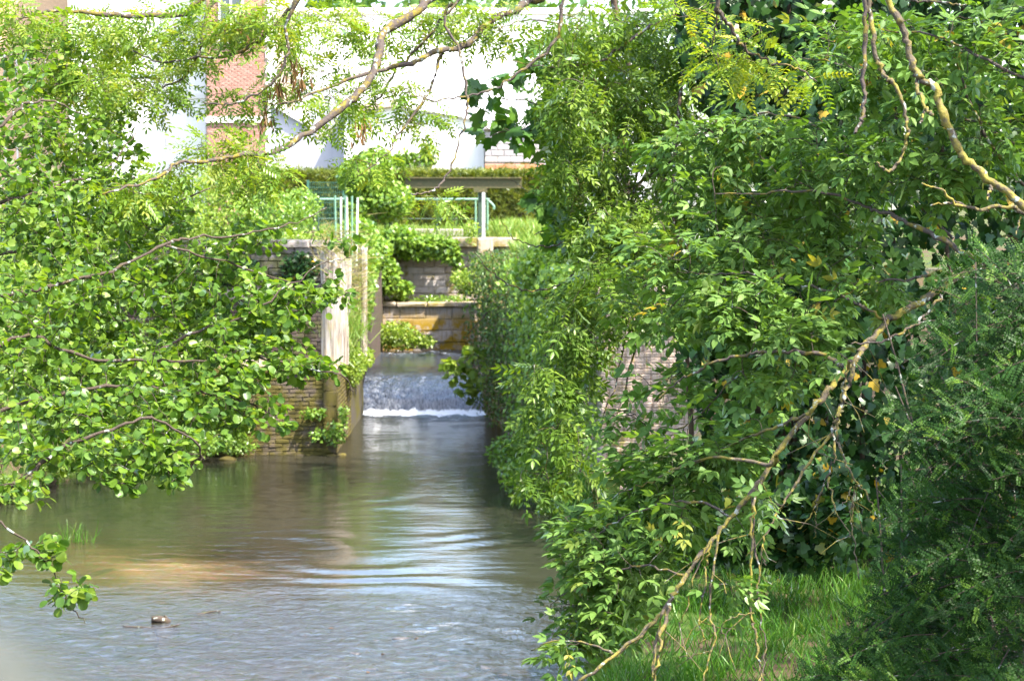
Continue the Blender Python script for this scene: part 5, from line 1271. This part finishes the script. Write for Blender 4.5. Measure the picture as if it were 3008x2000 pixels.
# ------------------------------------------------------------------ trees
def tree(name, base, blobs, leafsize, mat, label, r=.2, n_limb=9):
    o = empty(name); tag(o, label, 'tree')
    pts = []
    for (c, rad, n) in blobs:
        q = rng.normal(size=(n, 3)); q /= np.linalg.norm(q, axis=1, keepdims=True); q *= rng.random((n, 1))**(1/2.2)
        q *= 1 + .22*np.sin(q[:, :1]*7 + q[:, 2:]*5)
        pts.append(np.array(c) + q*np.array(rad))
    P = np.vstack(pts); top = np.mean([b_[0] for b_ in blobs], axis=0)
    tl = branch(o, [tuple(base), tuple(np.array(base)*.6 + top*.4 + np.array([.1, 0, 0])), tuple(top)], r, r*.4, M['darkbark'], 'trunk', 10, .02, 8)
    for k in range(n_limb):
        e = P[rng.integers(0, len(P))]; a = tl[rng.integers(len(tl)//3, len(tl))]
        branch(o, [tuple(a), tuple((a + e)/2 + np.array([0, 0, .2])), tuple(e)], r*.3, r*.06, M['darkbark'], 'limb', 5, .02, 4)
    n = len(P); N = rng.normal(size=(n, 3))*.7; N[:, 2] += .6; Ax = rng.normal(size=(n, 3)); Ax[:, 2] -= .3
    V, F, T = bake(ov, np.zeros(n, int), frames(Ax, N), P, rng.uniform(leafsize[0], leafsize[1], n), rng.random(n))
    c_ = link('crown', mesh_np('crown', V, F, T), o, mat); c_['kind'] = 'stuff'
    return o
tree('bank_shade_tree', (8.2, 8.5, 2.2), [((7.6, 9.0, 10.0), (3.4, 5.5, 2.6), 4200), ((8.0, 3.0, 10.2), (3.2, 4.5, 2.4), 5200), ((7.2, 15.0, 9.6), (2.8, 3.4, 2.4), 2000)], (.16, .26), M['farleaf'], 'unseen broad tree added on the right bank, its crown shading the bank', .3)  # added out of view to keep the sun off the right bank
tree('bank_tree', (6.5, 30, 3), [((5.2, 30, 6.5), (2.4, 2.2, 2.6), 5200), ((4.0, 28, 5.6), (1.5, 1.6, 1.6), 2600), ((6.5, 26, 6.0), (2.2, 2.0, 2.6), 3600)], (.10, .17), M['farleaf'], 'green tree filling the gap behind the ivy thicket', .18)
tree('channel_shade_tree', (4.6, 35, 3.0), [((.4, 31.5, 10.6), (2.2, 4.2, 1.7), 5200), ((-1.6, 40.4, 10.6), (2.0, 3.2, 1.5), 4600), ((4.4, 32.5, 10.5), (2.0, 3.0, 2.4), 3000)], (.14, .22), M['farleaf'], 'unseen tall tree added on the right wall, its crown shading the channel', .22)  # added above the frame; crown blobs placed to shade pier, left walls and water
tree('bank_tree', (3.4, 70, 3.4), [((2.6, 71, 7.0), (2.1, 2, 2.4), 3600), ((2.2, 70.5, 5.4), (1.0, 1.4, 1.4), 1500), ((4.2, 71, 8.5), (2.6, 2, 3.0), 3000)], (.16, .26), M['farleaf'], 'darker green tree beside the block shed at the end of the hedge', .2)
tree('bank_tree', (5.2, 47, 3.2), [((4.6, 47, 7.4), (2.6, 2.4, 3.0), 4200), ((2.5, 45.6, 9.6), (2.0, 2.6, 1.3), 4200)], (.12, .2), M['shrub'], 'sunlit tree on the meadow beyond the right wall, with an added high crown shading the weir', .2)  # second, higher crown blob is added to shade the weir
for k, (tx, ty, tz, s_) in enumerate(((-9, 130, 15.2, 4.0), (-3.5, 134, 15.6, 3.8), (1.5, 131, 15.0, 3.6))):
    tree('far_tree', (tx, ty, 3.4), [((tx, ty, tz - 2), (s_, 3, 2.8), 2200)], (.5, .8), M['farleaf'],
         ['tree crown showing over the warehouse parapet near the brick house', 'middle tree crown showing over the warehouse parapet', 'tree crown showing over the warehouse parapet above the annex'][k], .3, 4)

# ------------------------------------------------------------------ stones, sticks and a brick in the shallows
def rock(name, c, r, label, mat=None, flat=.55, seed=0, group=None, cat='stone'):
    rr = random.Random(seed); V = []; F = []; n, m = 10, 6
    ph = [rr.uniform(0, 6.28) for _ in range(4)]
    for i in range(m + 1):
        th = math.pi*i/m
        for j in range(n):
            a = 2*math.pi*j/n; q = 1 + .16*math.sin(2*a + ph[0]) + .12*math.sin(3*th + ph[1]) + .08*math.sin(5*a + ph[2] + th*2)
            V.append((c[0] + r*q*math.sin(th)*math.cos(a)*1.25, c[1] + r*q*math.sin(th)*math.sin(a), c[2] + r*flat*q*math.cos(th)))
    F = [(i*n + j, i*n + (j+1) % n, (i+1)*n + (j+1) % n, (i+1)*n + j) for i in range(m) for j in range(n)]
    me = bpy.data.meshes.new(name); me.from_pydata(V, [], F); me.update(); me.polygons.foreach_set('use_smooth', np.ones(len(F), dtype=bool))
    return tag(link(name, me, None, mat or M['wet']), label, cat, group)
def wp(px, py, z=0.0):
    d = (CAM_H - z)*FPX/(py - 600); return at(px, py, d)
spots = [(1178, 1880, .07), (1262, 1862, .05), (1352, 1918, .08), (1305, 1950, .09), (1185, 1986, .09), (1090, 1972, .05), (1420, 1968, .07), (1475, 1990, .06), (1040, 1925, .05), (905, 1978, .05), (1100, 1888, .045)]
for k, (sx, sy, r) in enumerate(spots):
    c = wp(sx, sy); c[2] = -.012 - r*.10; rock('river_stone', c, r, 'dark wet stone just breaking the surface of the shallow riffle', seed=k*3 + 1, flat=.30, group='wet stones in the riffle')
c = wp(356, 1906); rock('river_stone', c, .045, 'small dark stone alone below the drifted sticks', seed=41)
c = wp(405, 1858); rock('river_stone', c, .035, 'little dark clod beside the drifted sticks', seed=43)
c = wp(668, 1352); c[2] = 0; rock('river_stone', c, .10, 'mossy stone at the water edge left of the pier', M['pbrick'], seed=45)
for k, (sx, sy) in enumerate(((905, 1338), (975, 1340), (1005, 1338))):
    c = wp(sx, sy); rock('river_stone', c, .07, 'mossy rubble at the water line under the brick pier', M['pbrick'], seed=50 + k, group='rubble under the pier')
lg = wp(467, 1838)
o = MB().tube([(lg[0] - .075, lg[1], .04), (lg[0] + .01, lg[1] + .02, .035), (lg[0] + .10, lg[1] + .05, -.005)], [.036, .042, .036], 10).build('log_piece', M['twig'], None, True); tag(o, 'short brown broken log lying in the shallows', 'log')
def stick(pts, r, label):
    P = spline([wp(x, y, z) for x, y, z in pts], 5); o = MB().tube(P, np.linspace(r, r*.5, len(P)), 6).build('drift_stick', M['twig'], None, True); tag(o, label, 'stick')
stick([(362, 1840, .02), (420, 1842, .03), (470, 1845, .03), (530, 1833, .05)], .012, 'straight drifted stick lying across the broken log')
stick([(540, 1812, .01), (600, 1800, .02), (640, 1794, .03), (660, 1803, .0)], .010, 'thin dark curved stick beyond the broken log')
stick([(484, 1808, .05), (492, 1816, .03), (500, 1822, -.02)], .012, 'stub of dark stick poking up beyond the log')
stick([(455, 1850, .02), (466, 1880, .01), (456, 1905, .01), (470, 1925, .0)], .006, 'thin wiry twig trailing downstream of the log')
fbk = [(1440, 1025, .95), (1300, 1022, .80), (1180, 1030, .78)]
P = spline([at(1195, 1023, 56.0), at(1240, 1020, 56.1), at(1270, 1012, 56.1), at(1290, 1024, 56.0)], 5)
o = MB().tube(P, .02, 6).build('drift_stick', M['timber'], None, True); tag(o, 'pale bleached branch lying at the edge of the upper pool', 'stick')
# floating leaves
for k in range(26):
    sx, sy = random.uniform(880, 1420), random.uniform(1780, 1990); c = wp(sx, sy, .02)
    v, f = T_ovate(.2, .1, .3); me = mesh_np('fallen_leaf', v*.06, f); me.materials.append(M['seed']); o = bpy.data.objects.new('fallen_leaf', me); COL.objects.link(o)
    o.location = tuple(c); o.rotation_euler = (random.uniform(-.2, .2), random.uniform(-.2, .2), random.uniform(0, 6)); tag(o, 'brown fallen leaf floating on the shallow riffle', 'leaf', 'fallen leaves on the riffle')
